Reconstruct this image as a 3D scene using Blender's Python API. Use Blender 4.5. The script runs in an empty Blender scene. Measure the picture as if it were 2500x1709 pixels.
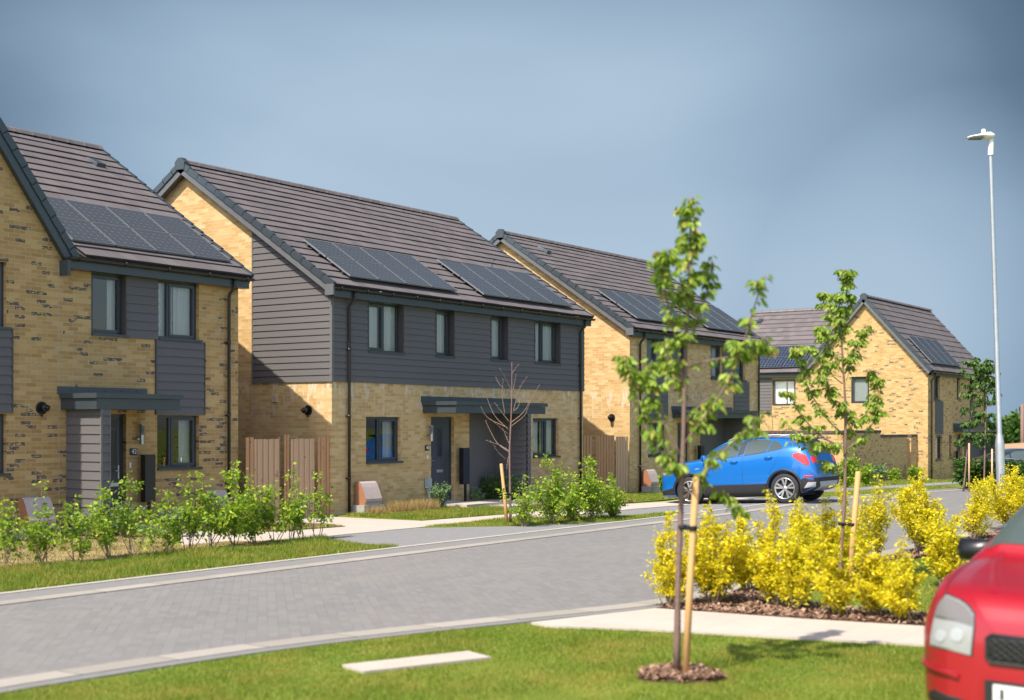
import bpy, bmesh, math, random
import numpy as np
from mathutils import Vector, Matrix
from mathutils.bvhtree import BVHTree
R = math.radians
sc = bpy.context.scene
# ------------------------------------------------------------------ camera
# world frame: +X runs along the street (house fronts), +Y points from the street into the houses
YAW = 0.6032
SY, CY = math.sin(YAW), math.cos(YAW)
CU, CW, CH = -22.56, -20.41, 2.0118
cam_d = bpy.data.cameras.new('camera'); cam = bpy.data.objects.new('camera', cam_d)
sc.collection.objects.link(cam); sc.camera = cam
cam.location = (CU, CW, CH)
cam.rotation_euler = (R(90), 0, math.atan2(SY, CY) - R(90))
cam_d.sensor_width = 36; cam_d.lens = 36 * 3309 / 2500
cam_d.shift_y = 185.1 / 2500
cam_d.clip_end = 4000; cam_d.clip_start = 0.1
cam_d.dof.use_dof = True; cam_d.dof.focus_distance = 33; cam_d.dof.aperture_fstop = 1.35
# ------------------------------------------------------------------ light
SUN_EL, SUN_TH = R(54), R(-3.5)            # light travels along +X, slightly away from the facades
ld = Vector((math.cos(SUN_TH) * math.cos(SUN_EL), math.sin(SUN_TH) * math.cos(SUN_EL), -math.sin(SUN_EL)))
sun_d = bpy.data.lights.new('sun', 'SUN'); sun = bpy.data.objects.new('sun', sun_d)
sc.collection.objects.link(sun); sun.rotation_euler = ld.to_track_quat('-Z', 'Y').to_euler()
sun_d.energy = 4.0; sun_d.angle = R(0.55); sun_d.color = (1.0, 0.92, 0.79)
sun['kind'] = 'helper'
world = bpy.data.worlds.new('World'); sc.world = world; world.use_nodes = True
wt = world.node_tree; wt.nodes.clear()
def wn(t, **k):
    n = wt.nodes.new(t)
    for a, b in k.items(): setattr(n, a, b)
    return n
sky = wn('ShaderNodeTexSky', sky_type='NISHITA'); sky.sun_disc = False
sky.sun_elevation = SUN_EL
sky.sun_rotation = math.atan2(-ld.x, -ld.y)      # sun sits at -X
sky.air_density = 1.0; sky.dust_density = 1.5
skym = wn('ShaderNodeVectorMath', operation='SCALE'); skym.inputs['Scale'].default_value = 0.15
wt.links.new(sky.outputs[0], skym.inputs[0])
tc = wn('ShaderNodeTexCoord')
# storm cloud deck: stretched noise over the sky direction
mp = wn('ShaderNodeMapping'); mp.inputs['Scale'].default_value = (1.2, 1.2, 2.0); mp.inputs['Location'].default_value = (0.3, 0.2, 0.15)
wt.links.new(tc.outputs['Generated'], mp.inputs[0])
nz = wn('ShaderNodeTexNoise'); nz.inputs['Scale'].default_value = 1.7; nz.inputs['Detail'].default_value = 4; nz.inputs['Roughness'].default_value = 0.42; nz.inputs['Distortion'].default_value = 0.6
wt.links.new(mp.outputs[0], nz.inputs['Vector'])
# azimuth of the thin bright part of the cloud deck (ahead and left), and the dark rain cloud to the right
def wdot(vec):
    d = wn('ShaderNodeVectorMath', operation='DOT_PRODUCT'); d.inputs[1].default_value = Vector(vec).normalized()
    wt.links.new(tc.outputs['Generated'], d.inputs[0]); return d.outputs['Value']
def wmath(op, a, b=None, clamp=False):
    m = wn('ShaderNodeMath', operation=op); m.use_clamp = clamp
    for i, v in enumerate((a, b)):
        if v is None: continue
        if isinstance(v, (int, float)): m.inputs[i].default_value = v
        else: wt.links.new(v, m.inputs[i])
    return m.outputs[0]
def camdir(X, Z): return (SY * X + CY, -CY * X + SY, Z)
b1 = wmath('MULTIPLY', wmath('SUBTRACT', wdot(camdir(-0.03, 0.12)), 0.895), 10.8, True)
b2 = wmath('MULTIPLY', wmath('SUBTRACT', wdot(camdir(0.35, 0.075)), 0.986), 60.0, True)
fac = wmath('ADD', wmath('ADD', wmath('MULTIPLY', b1, 0.88), wmath('MULTIPLY', b2, 0.40)), wmath('MULTIPLY', wmath('SUBTRACT', nz.outputs['Fac'], 0.5), 0.95), True)
cr = wn('ShaderNodeValToRGB'); wt.links.new(fac, cr.inputs[0])
e = cr.color_ramp.elements
e[0].position = 0.0; e[0].color = (0.028, 0.050, 0.076, 1)
e[1].position = 1.0; e[1].color = (0.237, 0.305, 0.374, 1)
for p, c in ((0.28, (0.066, 0.105, 0.154, 1)), (0.6, (0.142, 0.202, 0.270, 1))):
    q = cr.color_ramp.elements.new(p); q.color = c
mixw = wn('ShaderNodeMixRGB'); 
# behind the camera and overhead the sky is partly open: let the Nishita sky through there
front = wmath('MULTIPLY', wmath('ADD', wdot((CY, SY, 0)), 0.15), 1.6, True)
wt.links.new(front, mixw.inputs[0]); wt.links.new(skym.outputs[0], mixw.inputs[1]); wt.links.new(cr.outputs[0], mixw.inputs[2])
bg = wn('ShaderNodeBackground'); bg.inputs['Strength'].default_value = 1.0
wo = wn('ShaderNodeOutputWorld')
wt.links.new(mixw.outputs[0], bg.inputs[0]); wt.links.new(bg.outputs[0], wo.inputs[0])
sc.view_settings.view_transform = 'Standard'; sc.view_settings.look = 'None'
sc.view_settings.exposure = 1.02; sc.view_settings.gamma = 1
sc.cycles.max_bounces = 6; sc.cycles.transparent_max_bounces = 12
# ------------------------------------------------------------------ helpers
def D(u, w): return (u - CU) * CY + (w - CW) * SY
def gz(u, w):
    d = D(u, w)
    z = -0.02 * (min(d, 98) - 38) if d > 38 else 0.0
    s = math.exp(-((u - 10.5) / 2.6) ** 2)
    z += 0.06 * math.exp(-((w + 7.3) / 1.6) ** 2) * s - 0.085 * math.exp(-((w + 3.6) / 1.3) ** 2) * s
    return z
def cpt(x, d):                      # point at lateral offset x and depth d from the camera
    return (CU + x * SY + d * CY, CW - x * CY + d * SY)
def link(o, parent=None):
    sc.collection.objects.link(o)
    if parent is not None: o.parent = parent
    return o
def tag(o, label=None, cat=None, group=None, kind=None):
    if label: o['label'] = label
    if cat: o['category'] = cat
    if group: o['group'] = group
    if kind: o['kind'] = kind
    return o
def empty(name, loc, label, cat, group=None, rz=0):
    o = bpy.data.objects.new(name, None); o.empty_display_size = 0.2
    o.location = loc; o.rotation_euler = (0, 0, rz); link(o)
    return tag(o, label, cat, group)
class MB:
    """collects polygons in WORLD coordinates (or local to the parent), box-projected uv in metres"""
    def __init__(s): s.v = []; s.f = []; s.uv = []; s.sm = []; s.mi = []
    def poly(s, pts, uvs=None, smooth=False, mi=0):
        b = len(s.v); pts = [tuple(p) for p in pts]; s.v += pts
        s.f.append(tuple(range(b, b + len(pts)))); s.sm.append(smooth); s.mi.append(mi)
        if uvs is None:
            n = Vector((0, 0, 0))
            for i in range(len(pts)):
                a, c = Vector(pts[i]), Vector(pts[(i + 1) % len(pts)]); n += a.cross(c)
            ax = max(range(3), key=lambda i: abs(n[i]))
            uvs = [((p[1], p[2]) if ax == 0 else (p[0], p[2]) if ax == 1 else (p[0], p[1])) for p in pts]
        s.uv.append(uvs)
    def box(s, x0, x1, y0, y1, z0, z1, M=None, mi=0):
        c = [(x0, y0, z0), (x1, y0, z0), (x1, y1, z0), (x0, y1, z0), (x0, y0, z1), (x1, y0, z1), (x1, y1, z1), (x0, y1, z1)]
        if M: c = [tuple(M(*p)) for p in c]
        for q in ((3, 2, 1, 0), (4, 5, 6, 7), (0, 1, 5, 4), (1, 2, 6, 5), (2, 3, 7, 6), (3, 0, 4, 7)):
            s.poly([c[i] for i in q], mi=mi)
    def tube(s, pts, radii, n=8, cap=True, smooth=True, mi=0):
        pts = [Vector(p) for p in pts]
        if isinstance(radii, (int, float)): radii = [radii] * len(pts)
        base = len(s.v); up = Vector((0.13, 0.21, 0.97)); m = len(pts)
        prev = None
        for i, p in enumerate(pts):
            t = (pts[min(i + 1, m - 1)] - pts[max(i - 1, 0)]).normalized()
            a = t.cross(up if prev is None else prev)
            if a.length < 1e-3: a = t.cross(Vector((1, 0, 0)))
            a.normalize(); b = a.cross(t).normalized(); prev = b if False else up
            if abs(t.dot(up)) > 0.97: up = Vector((0.95, 0.1, 0.2)) 
            for k in range(n):
                an = 2 * math.pi * k / n
                s.v.append(tuple(p + (a * math.cos(an) + b * math.sin(an)) * radii[i]))
        for i in range(m - 1):
            for k in range(n):
                k2 = (k + 1) % n
                s.f.append((base + i * n + k, base + i * n + k2, base + (i + 1) * n + k2, base + (i + 1) * n + k)); s.sm.append(smooth); s.mi.append(mi)
                s.uv.append([(k / n, i), (k2 / n, i), (k2 / n, i + 1), (k / n, i + 1)])
        if cap:
            for st in (0, m - 1):
                f = [base + st * n + k for k in range(n)]
                s.f.append(tuple(f if st else f[::-1])); s.sm.append(False); s.mi.append(mi); s.uv.append([(0, 0)] * n)
    def lathe(s, prof, c, n=20, axis='z', smooth=True, mi=0):
        """prof: list of (r, h) about the axis through c"""
        base = len(s.v); m = len(prof)
        for r, h in prof:
            for k in range(n):
                a = 2 * math.pi * k / n; x, y = r * math.cos(a), r * math.sin(a)
                p = (x, y, h) if axis == 'z' else (h, x, y) if axis == 'x' else (x, h, y)
                s.v.append((c[0] + p[0], c[1] + p[1], c[2] + p[2]))
        for i in range(m - 1):
            for k in range(n):
                k2 = (k + 1) % n
                s.f.append((base + i * n + k, base + i * n + k2, base + (i + 1) * n + k2, base + (i + 1) * n + k)); s.sm.append(smooth); s.mi.append(mi)
                s.uv.append([(0, 0)] * 4)
    def grid(s, P, closed=False, smooth=True, mi=0):
        base = len(s.v); m = len(P); n = len(P[0])
        for row in P: s.v += [tuple(p) for p in row]
        for i in range(m - 1):
            for k in range(n if closed else n - 1):
                k2 = (k + 1) % n
                s.f.append((base + i * n + k, base + i * n + k2, base + (i + 1) * n + k2, base + (i + 1) * n + k)); s.sm.append(smooth); s.mi.append(mi)
                s.uv.append([(k, i), (k + 1, i), (k + 1, i + 1), (k, i + 1)])
    def build(s, name, mats, parent=None, bevel=0, recalc=False, weld=False):
        me = bpy.data.meshes.new(name); me.from_pydata(s.v, [], s.f)
        uvl = me.uv_layers.new(name='UVMap'); flat = [c for f in s.uv for uvp in f for c in uvp]
        uvl.data.foreach_set('uv', flat); me.polygons.foreach_set('use_smooth', s.sm)
        me.polygons.foreach_set('material_index', s.mi)
        for m in (mats if isinstance(mats, (list, tuple)) else [mats]): me.materials.append(m)
        me.update()
        o = bpy.data.objects.new(name, me); link(o, parent)
        if parent is not None:           # MB holds world coordinates; keep them under a placed Empty
            o.matrix_parent_inverse = pinv(parent)
        if weld or recalc:
            bm = bmesh.new(); bm.from_mesh(me)
            if weld: bmesh.ops.remove_doubles(bm, verts=bm.verts, dist=1e-4)
            bmesh.ops.recalc_face_normals(bm, faces=bm.faces); bm.to_mesh(me); bm.free()
        if bevel:
            b = o.modifiers.new('bevel', 'BEVEL'); b.width = bevel; b.segments = 2; b.limit_method = 'ANGLE'
        return o
def pinv(p):
    m = Matrix.Identity(4); ch = []
    while p is not None: ch.append(p); p = p.parent
    for q in reversed(ch): m = m @ q.matrix_parent_inverse @ q.matrix_basis
    return m.inverted()
def nmesh(name, V, F, mat, parent=None, smooth=False, uv=None):
    me = bpy.data.meshes.new(name)
    V = np.asarray(V, np.float32); F = np.asarray(F, np.int32)
    me.vertices.add(len(V)); me.vertices.foreach_set('co', V.ravel())
    nf, k = F.shape
    me.loops.add(nf * k); me.polygons.add(nf)
    me.loops.foreach_set('vertex_index', F.ravel())
    me.polygons.foreach_set('loop_start', np.arange(nf, dtype=np.int32) * k)
    me.polygons.foreach_set('loop_total', np.full(nf, k, np.int32))
    me.update(calc_edges=True); me.validate()
    for m in (mat if isinstance(mat, (list, tuple)) else [mat]): me.materials.append(m)
    if smooth: me.polygons.foreach_set('use_smooth', [True] * nf)
    o = bpy.data.objects.new(name, me); link(o, parent)
    if parent is not None: o.matrix_parent_inverse = pinv(parent)
    return o
# ------------------------------------------------------------------ materials
class NT:
    def __init__(s, name):
        s.m = bpy.data.materials.new(name); s.m.use_nodes = True; s.t = s.m.node_tree; s.t.nodes.clear()
        s.out = s.n('ShaderNodeOutputMaterial'); s.p = s.n('ShaderNodeBsdfPrincipled'); s.l(s.p.outputs[0], s.out.inputs[0])
    def n(s, t, **k):
        x = s.t.nodes.new(t)
        for a, b in k.items(): setattr(x, a, b)
        return x
    def l(s, a, b): s.t.links.new(a, b)
    def val(s, inp, v):
        if isinstance(v, (int, float)): inp.default_value = v
        elif isinstance(v, (tuple, list)): inp.default_value = (*v, 1) if len(v) == 3 and len(inp.default_value) == 4 else v
        else: s.l(v, inp)
    def math(s, op, a, b=None, clamp=False):
        x = s.n('ShaderNodeMath', operation=op); x.use_clamp = clamp; s.val(x.inputs[0], a)
        if b is not None: s.val(x.inputs[1], b)
        return x.outputs[0]
    def mix(s, f, a, b, bt='MIX'):
        x = s.n('ShaderNodeMixRGB', blend_type=bt); s.val(x.inputs[0], f); s.val(x.inputs[1], a); s.val(x.inputs[2], b); return x.outputs[0]
    def noise(s, vec, scale, detail=3, rough=.5, col=False):
        x = s.n('ShaderNodeTexNoise'); x.inputs['Scale'].default_value = scale; x.inputs['Detail'].default_value = detail; x.inputs['Roughness'].default_value = rough
        if vec is not None: s.l(vec, x.inputs['Vector'])
        return x.outputs['Color' if col else 'Fac']
    def ramp(s, f, stops, interp='LINEAR'):
        x = s.n('ShaderNodeValToRGB'); s.l(f, x.inputs[0]); x.color_ramp.interpolation = interp
        el = x.color_ramp.elements
        while len(el) > 1: el.remove(el[-1])
        el[0].position = stops[0][0]; el[0].color = (*stops[0][1], 1)
        for p, c in stops[1:]:
            q = el.new(p); q.color = (*c, 1)
        return x.outputs[0]
    def bump(s, h, strength=.3, dist=.01):
        x = s.n('ShaderNodeBump'); x.inputs['Strength'].default_value = strength; x.inputs['Distance'].default_value = dist
        s.l(h, x.inputs['Height']); s.l(x.outputs[0], s.p.inputs['Normal'])
    def set(s, **k):
        for a, b in k.items(): s.val(s.p.inputs[a.replace('_', ' ')], b)
def obj_vec(t): return t.n('ShaderNodeTexCoord').outputs['Object']
def uv_vec(t): return t.n('ShaderNodeUVMap').outputs['UV']
def geo_pos(t): return t.n('ShaderNodeNewGeometry').outputs['Position']
def mapping(t, v, sc_=(1, 1, 1), rot=(0, 0, 0)):
    x = t.n('ShaderNodeMapping'); x.inputs['Scale'].default_value = sc_; x.inputs['Rotation'].default_value = rot; t.l(v, x.inputs[0]); return x.outputs[0]
def plain(name, col, rough=.5, metal=0, var=.12, scale=6, bump=0, bscale=60, coat=0, stretch=(1, 1, 1), spec=.5):
    t = NT(name); v = mapping(t, geo_pos(t), stretch)
    nn = t.noise(v, scale, 4)
    c = t.mix(nn, tuple(x * (1 - var) for x in col), tuple(min(1, x * (1 + var)) for x in col))
    t.set(Base_Color=c, Roughness=rough, Metallic=metal, Coat_Weight=coat, Specular_IOR_Level=spec)
    t.p.inputs['Coat Roughness'].default_value = .05
    if bump: t.bump(t.noise(v, bscale, 3), bump)
    return t.m
def brick(name, stops, mortar, dark=.0, dark_col=(.075, .055, .048), stain=0, bw=.225, bh=.075):
    t = NT(name); uv = uv_vec(t); sp = t.n('ShaderNodeSeparateXYZ'); t.l(uv, sp.inputs[0])
    vv = t.math('DIVIDE', sp.outputs[1], bh); row = t.math('FLOOR', vv)
    uu = t.math('ADD', t.math('DIVIDE', sp.outputs[0], bw), t.math('MULTIPLY', t.math('MODULO', row, 2), .5)); colm = t.math('FLOOR', uu)
    fu = t.math('SUBTRACT', uu, colm); fv = t.math('SUBTRACT', vv, row)
    cb = t.n('ShaderNodeCombineXYZ'); t.l(colm, cb.inputs[0]); t.l(row, cb.inputs[1])
    wnz = t.n('ShaderNodeTexWhiteNoise', noise_dimensions='2D'); t.l(cb.outputs[0], wnz.inputs['Vector'])
    w2 = t.n('ShaderNodeSeparateXYZ'); t.l(wnz.outputs['Color'], w2.inputs[0])
    big = t.noise(uv, .7, 3)
    sel = t.math('ADD', t.math('MULTIPLY', wnz.outputs['Value'], .75), t.math('MULTIPLY', big, .3), True)
    base = t.ramp(sel, stops)
    fine = t.noise(uv, 55, 4, .7)
    base = t.mix(.5, base, t.ramp(fine, [(.3, (.45, .42, .38)), (.7, (1.0, 1.0, 1.0))]), 'MULTIPLY')
    if dark > 0:      # burnt headers: dark smudges within some bricks
        m = t.math('GREATER_THAN', w2.outputs[0], 1 - dark)
        patch = t.math('MULTIPLY', t.math('SUBTRACT', t.noise(mapping(t, uv, (1, 2.4, 1)), 11, 5, .75), .40), 9, True)
        rg = t.math('GREATER_THAN', t.noise(uv, .55, 2), .42)
        base = t.mix(t.math('MULTIPLY', t.math('MULTIPLY', m, patch), t.math('ADD', t.math('MULTIPLY', rg, .7), .25)), base, dark_col)
    mo = t.math('MAXIMUM', t.math('LESS_THAN', fu, .042), t.math('LESS_THAN', fv, .125))
    base = t.mix(mo, base, mortar)
    if stain:         # lime bloom washed down the courses under the cladding
        sx = t.noise(mapping(t, uv, (5, 1.2, 1)), 1.6, 4, .65)
        zz = t.math('MULTIPLY', t.math('SUBTRACT', sp.outputs[1], 2.05), 1.15, True)
        zz = t.math('MULTIPLY', zz, t.math('LESS_THAN', sp.outputs[1], 3.1))
        st = t.math('MULTIPLY', t.math('MULTIPLY', t.math('SUBTRACT', sx, .52), 5.5, True), zz)
        base = t.mix(t.math('MULTIPLY', st, stain), base, (.62, .58, .52))
    lowd = t.math('MULTIPLY', t.math('SUBTRACT', .5, sp.outputs[1]), t.math('MULTIPLY', t.noise(uv, 3, 4), .7), True)
    base = t.mix(lowd, base, (.11, .10, .05))
    t.set(Base_Color=base, Roughness=.88, Specular_IOR_Level=.25)
    h = t.math('ADD', t.math('MULTIPLY', t.math('SUBTRACT', 1, mo), .7), t.math('MULTIPLY', fine, .35))
    h = t.math('ADD', h, t.math('MULTIPLY', w2.outputs[1], .3))
    t.bump(h, .55, .008)
    return t.m
M = {}
BUFF = [(0, (.43, .262, .104)), (.3, (.53, .340, .142)), (.55, (.585, .388, .175)), (.8, (.63, .445, .22)), (1, (.68, .515, .285))]
GOLD = [(0, (.31, .18, .066)), (.3, (.42, .255, .095)), (.6, (.49, .31, .122)), (.85, (.55, .375, .165)), (1, (.62, .455, .23))]
M['brick_buff'] = brick('buff_brick', BUFF, (.50, .385, .24), .0, stain=.9)
M['brick_gold'] = brick('gold_brick', GOLD, (.40, .33, .22), .15)
M['brick_fleck'] = brick('flecked_brick', [(0, (.40, .24, .09)), (.5, (.53, .34, .135)), (1, (.64, .45, .21))], (.48, .37, .24), .10)
M['coping'] = brick('coping_brick', [(0, (.06, .05, .055)), (1, (.12, .10, .10))], (.25, .22, .18), 0, bw=.075, bh=5.0)
def cladmat(name, col):
    t = NT(name); v = mapping(t, geo_pos(t), (1.2, 1.2, 22)); nn = t.noise(v, 9, 5, .6)
    big = t.noise(geo_pos(t), .8, 3)
    c = t.mix(nn, tuple(x * .82 for x in col), tuple(x * 1.16 for x in col)); c = t.mix(t.math('MULTIPLY', big, .4), c, tuple(x * 1.25 for x in col))
    t.set(Base_Color=c, Roughness=.62, Specular_IOR_Level=.4); t.bump(nn, .25, .004); return t.m
M['clad'] = cladmat('charcoal_cladding', (.098, .091, .092))
M['clad_trim'] = plain('cladding_trim', (.12, .12, .115), .55)
M['frame'] = plain('anthracite_frame', (.030, .037, .047), .35, var=.08, coat=.2)
M['door'] = plain('anthracite_door', (.040, .048, .058), .42, var=.06, bump=.08, bscale=120, stretch=(1, 1, .1))
M['reveal'] = plain('dark_reveal', (.060, .052, .050), .6)
M['slate_trim'] = plain('blue_grey_trim', (.036, .047, .056), .38, var=.15, coat=.15)
M['barge'] = plain('grey_bargeboard', (.105, .108, .115), .45)
M['black'] = plain('black_plastic', (.010, .010, .012), .32, var=.2)
M['gutter'] = plain('black_gutter', (.018, .015, .014), .35, var=.3)
M['steel'] = plain('brushed_steel', (.42, .42, .42), .35, 1.0)
M['white_plastic'] = plain('white_plastic', (.72, .72, .70), .4, var=.04)
M['grey_plastic'] = plain('grey_plastic', (.30, .33, .36), .5, var=.08)
M['brown_box'] = plain('brown_box_side', (.30, .135, .07), .5, var=.1)
M['brown_lid'] = plain('brown_box_lid', (.40, .32, .29), .45, var=.15)
M['concrete'] = plain('concrete_block', (.30, .28, .25), .85, var=.2, scale=4, bump=.3)
M['galv'] = plain('galvanised_steel', (.42, .44, .46), .45, .7, var=.16, scale=7, bump=.05, bscale=15)
M['lamp_grey'] = plain('pale_lamp_casting', (.62, .62, .60), .4, var=.05)
M['lens'] = plain('lamp_lens', (.15, .14, .14), .15, var=.05)
M['rubber'] = plain('tyre_rubber', (.018, .018, .019), .75, var=.2, bump=.1, bscale=50)
M['alloy'] = plain('alloy_silver', (.55, .56, .58), .28, .85, var=.05)
M['disc'] = plain('dark_wheel_well', (.012, .012, .013), .8)
def roofmat():
    t = NT('plum_grey_roof_tiles'); uv = uv_vec(t); sp = t.n('ShaderNodeSeparateXYZ'); t.l(uv, sp.inputs[0])
    row = t.math('FLOOR', t.math('ADD', sp.outputs[1], .001))
    uu = t.math('ADD', t.math('DIVIDE', sp.outputs[0], .33), t.math('MULTIPLY', t.math('MODULO', row, 2), .5)); cm = t.math('FLOOR', uu)
    cb = t.n('ShaderNodeCombineXYZ'); t.l(cm, cb.inputs[0]); t.l(row, cb.inputs[1])
    wz = t.n('ShaderNodeTexWhiteNoise', noise_dimensions='2D'); t.l(cb.outputs[0], wz.inputs['Vector'])
    c = t.mix(wz.outputs['Value'], (.088, .075, .079), (.134, .114, .116))
    c = t.mix(t.math('MULTIPLY', t.noise(geo_pos(t), 1.4, 5, .6), .6), c, (.140, .121, .120))
    fu = t.math('SUBTRACT', uu, cm); j = t.math('LESS_THAN', fu, .035)
    c = t.mix(t.math('MULTIPLY', j, .35), c, (.05, .045, .05))
    t.set(Base_Color=c, Roughness=.55, Specular_IOR_Level=.45)
    t.bump(t.math('ADD', t.noise(geo_pos(t), 30, 4), t.math('MULTIPLY', t.math('SUBTRACT', 1, j), .8)), .2, .004); return t.m
M['roof'] = roofmat()
M['roof_edge'] = plain('tile_edge', (.045, .036, .040), .8)
def solar(name, c1, line, size=.155, lw=.05):
    t = NT(name); uv = uv_vec(t); sp = t.n('ShaderNodeSeparateXYZ'); t.l(uv, sp.inputs[0])
    a = t.math('DIVIDE', sp.outputs[0], size); b = t.math('DIVIDE', sp.outputs[1], size)
    fa = t.math('ABSOLUTE', t.math('SUBTRACT', t.math('FRACT', a), .5)); fb = t.math('ABSOLUTE', t.math('SUBTRACT', t.math('FRACT', b), .5))
    ln = t.math('MAXIMUM', t.math('GREATER_THAN', fa, .5 - lw), t.math('GREATER_THAN', fb, .5 - lw))
    dot = t.math('GREATER_THAN', t.math('ADD', fa, fb), .86)
    c = t.mix(t.math('MULTIPLY', ln, .55), c1, line); c = t.mix(dot, c, (.15, .158, .17))
    t.set(Base_Color=c, Roughness=.16, Specular_IOR_Level=.6, Coat_Weight=.6); t.p.inputs['Coat Roughness'].default_value = .12
    return t.m
M['solar'] = solar('solar_cells', (.058, .060, .068), (.090, .094, .102))
M['solar_dark'] = solar('dark_solar_cells', (.012, .018, .040), (.35, .38, .42), .165, .03)
M['alu'] = plain('aluminium_frame', (.17, .18, .19), .4, .3, var=.05)
def glassmat():
    t = NT('window_glass'); tr = t.n('ShaderNodeBsdfTransparent'); tr.inputs[0].default_value = (.95, .97, .97, 1)
    gl = t.n('ShaderNodeBsdfGlossy'); gl.inputs['Roughness'].default_value = .015
    lw = t.n('ShaderNodeFresnel'); lw.inputs[0].default_value = 2.0
    mx = t.n('ShaderNodeMixShader'); t.l(lw.outputs[0], mx.inputs[0]); t.l(tr.outputs[0], mx.inputs[1]); t.l(gl.outputs[0], mx.inputs[2]); t.l(mx.outputs[0], t.out.inputs[0])
    return t.m
M['glass'] = glassmat()
def curtain():
    t = NT('pale_curtain'); v = geo_pos(t); c = t.mix(t.noise(mapping(t, v, (6, 6, .3)), 6, 3), (.70, .72, .72), (.92, .92, .90))
    t.set(Base_Color=c, Roughness=.9); return t.m
M['curtain'] = curtain()
M['blind'] = plain('grey_green_blind', (.42, .46, .44), .8, var=.08)
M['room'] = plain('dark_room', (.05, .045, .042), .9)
def timber(name, c1, c2):
    t = NT(name); v = mapping(t, geo_pos(t), (9, 9, .8)); nn = t.noise(v, 3.5, 5, .6)
    kn = t.n('ShaderNodeTexVoronoi'); kn.inputs['Scale'].default_value = 3.2; t.l(mapping(t, geo_pos(t), (2.2, 2.2, 1)), kn.inputs['Vector'])
    c = t.mix(nn, c1, c2); c = t.mix(t.math('LESS_THAN', kn.outputs['Distance'], .075), c, (.10, .04, .018))
    t.set(Base_Color=c, Roughness=.75); t.bump(nn, .2, .005); return t.m
M['fence'] = timber('fence_timber', (.36, .18, .078), (.50, .275, .14))
M['fence_pale'] = timber('pale_gate_timber', (.45, .27, .15), (.56, .37, .23))
M['stake'] = timber('stake_timber', (.50, .26, .09), (.66, .39, .17))
def groundmats():
    t = NT('lawn_grass'); p = geo_pos(t)
    a = t.noise(p, .9, 4); b = t.noise(p, 14, 4, .7); d = t.noise(mapping(t, p, (60, 60, 60)), 1, 2)
    c = t.ramp(a, [(.30, (.080, .125, .012)), (.48, (.115, .165, .016)), (.62, (.16, .195, .024)), (.78, (.24, .23, .05))])
    c = t.mix(t.math('MULTIPLY', b, .45), c, (.10, .14, .015)); c = t.mix(t.math('MULTIPLY', d, .3), c, (.17, .19, .05))
    t.set(Base_Color=c, Roughness=.9, Specular_IOR_Level=.2); t.bump(b, .3, .015); M['lawn'] = t.m
    t = NT('dry_lawn'); p = geo_pos(t); a = t.noise(p, 1.5, 5, .6); b = t.noise(p, 40, 3)
    c = t.ramp(a, [(.35, (.10, .105, .03)), (.5, (.27, .20, .085)), (.7, (.36, .27, .13))]); c = t.mix(t.math('MULTIPLY', b, .4), c, (.20, .15, .06))
    t.set(Base_Color=c, Roughness=.95); t.bump(b, .5, .02); M['dry'] = t.m
    t = NT('block_paving'); p = mapping(t, geo_pos(t), (1, 1, 1)); sp = t.n('ShaderNodeSeparateXYZ'); t.l(p, sp.inputs[0])
    # stretcher-bond blocks 240 x 160 laid across the carriageway
    rr = t.math('DIVIDE', t.math('SUBTRACT', sp.outputs[0], sp.outputs[1]), .105 * 1.4142); row = t.math('FLOOR', rr)
    cc = t.math('ADD', t.math('DIVIDE', t.math('ADD', sp.outputs[0], sp.outputs[1]), .21 * 1.4142), t.math('MULTIPLY', t.math('MODULO', row, 2), .5)); cl = t.math('FLOOR', cc)
    cb = t.n('ShaderNodeCombineXYZ'); t.l(row, cb.inputs[0]); t.l(cl, cb.inputs[1])
    wz = t.n('ShaderNodeTexWhiteNoise', noise_dimensions='2D'); t.l(cb.outputs[0], wz.inputs['Vector'])
    c = t.mix(wz.outputs['Value'], (.131, .128, .128), (.165, .161, .160))
    j = t.math('MAXIMUM', t.math('LESS_THAN', t.math('SUBTRACT', rr, row), .11), t.math('LESS_THAN', t.math('SUBTRACT', cc, cl), .055))
    jb = t.noise(geo_pos(t), 1.1, 3); gap = t.math('MULTIPLY', j, t.math('MULTIPLY', t.math('SUBTRACT', jb, .18), 2.6, True))
    c = t.mix(t.math('MULTIPLY', gap, .95), c, t.mix(t.noise(geo_pos(t), 3, 2), (.045, .034, .028), (.22, .20, .18)))
    c = t.mix(t.math('MULTIPLY', t.noise(geo_pos(t), .35, 4, .6), .5), c, (.190, .183, .178))
    sep = t.math('MULTIPLY', t.math('SUBTRACT', t.noise(mapping(t, geo_pos(t), (.25, 1.5, 1)), .8, 4, .6), .48), 2.5, True)
    c = t.mix(t.math('MULTIPLY', sep, .35), c, (.24, .205, .17))
    t.set(Base_Color=c, Roughness=.8); t.bump(t.math('ADD', t.math('SUBTRACT', 1, j), t.math('MULTIPLY', t.noise(geo_pos(t), 50, 3), .3)), .35, .008); M['road'] = t.m
    M['kerb'] = plain('pale_concrete_kerb', (.36, .325, .28), .85, var=.12, scale=2.5, bump=.15)
    t = NT('kerbstone_units'); p = geo_pos(t); sp = t.n('ShaderNodeSeparateXYZ'); t.l(p, sp.inputs[0])
    un = t.math('DIVIDE', sp.outputs[0], .915); jj = t.math('LESS_THAN', t.math('FRACT', un), .016)
    wz = t.n('ShaderNodeTexWhiteNoise', noise_dimensions='1D'); t.l(t.math('FLOOR', un), wz.inputs['W'])
    c = t.mix(wz.outputs['Value'], (.25, .228, .20), (.33, .302, .265)); c = t.mix(t.math('MULTIPLY', t.noise(p, 5, 5, .7), .6), c, (.22, .195, .168)); c = t.mix(jj, c, (.09, .075, .06))
    t.set(Base_Color=c, Roughness=.85); t.bump(t.noise(p, 60, 3), .2, .004); M['kerbstone'] = t.m
    M['sett'] = plain('grey_sett_strip', (.165, .160, .158), .85, var=.18, scale=8, bump=.2)
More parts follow.
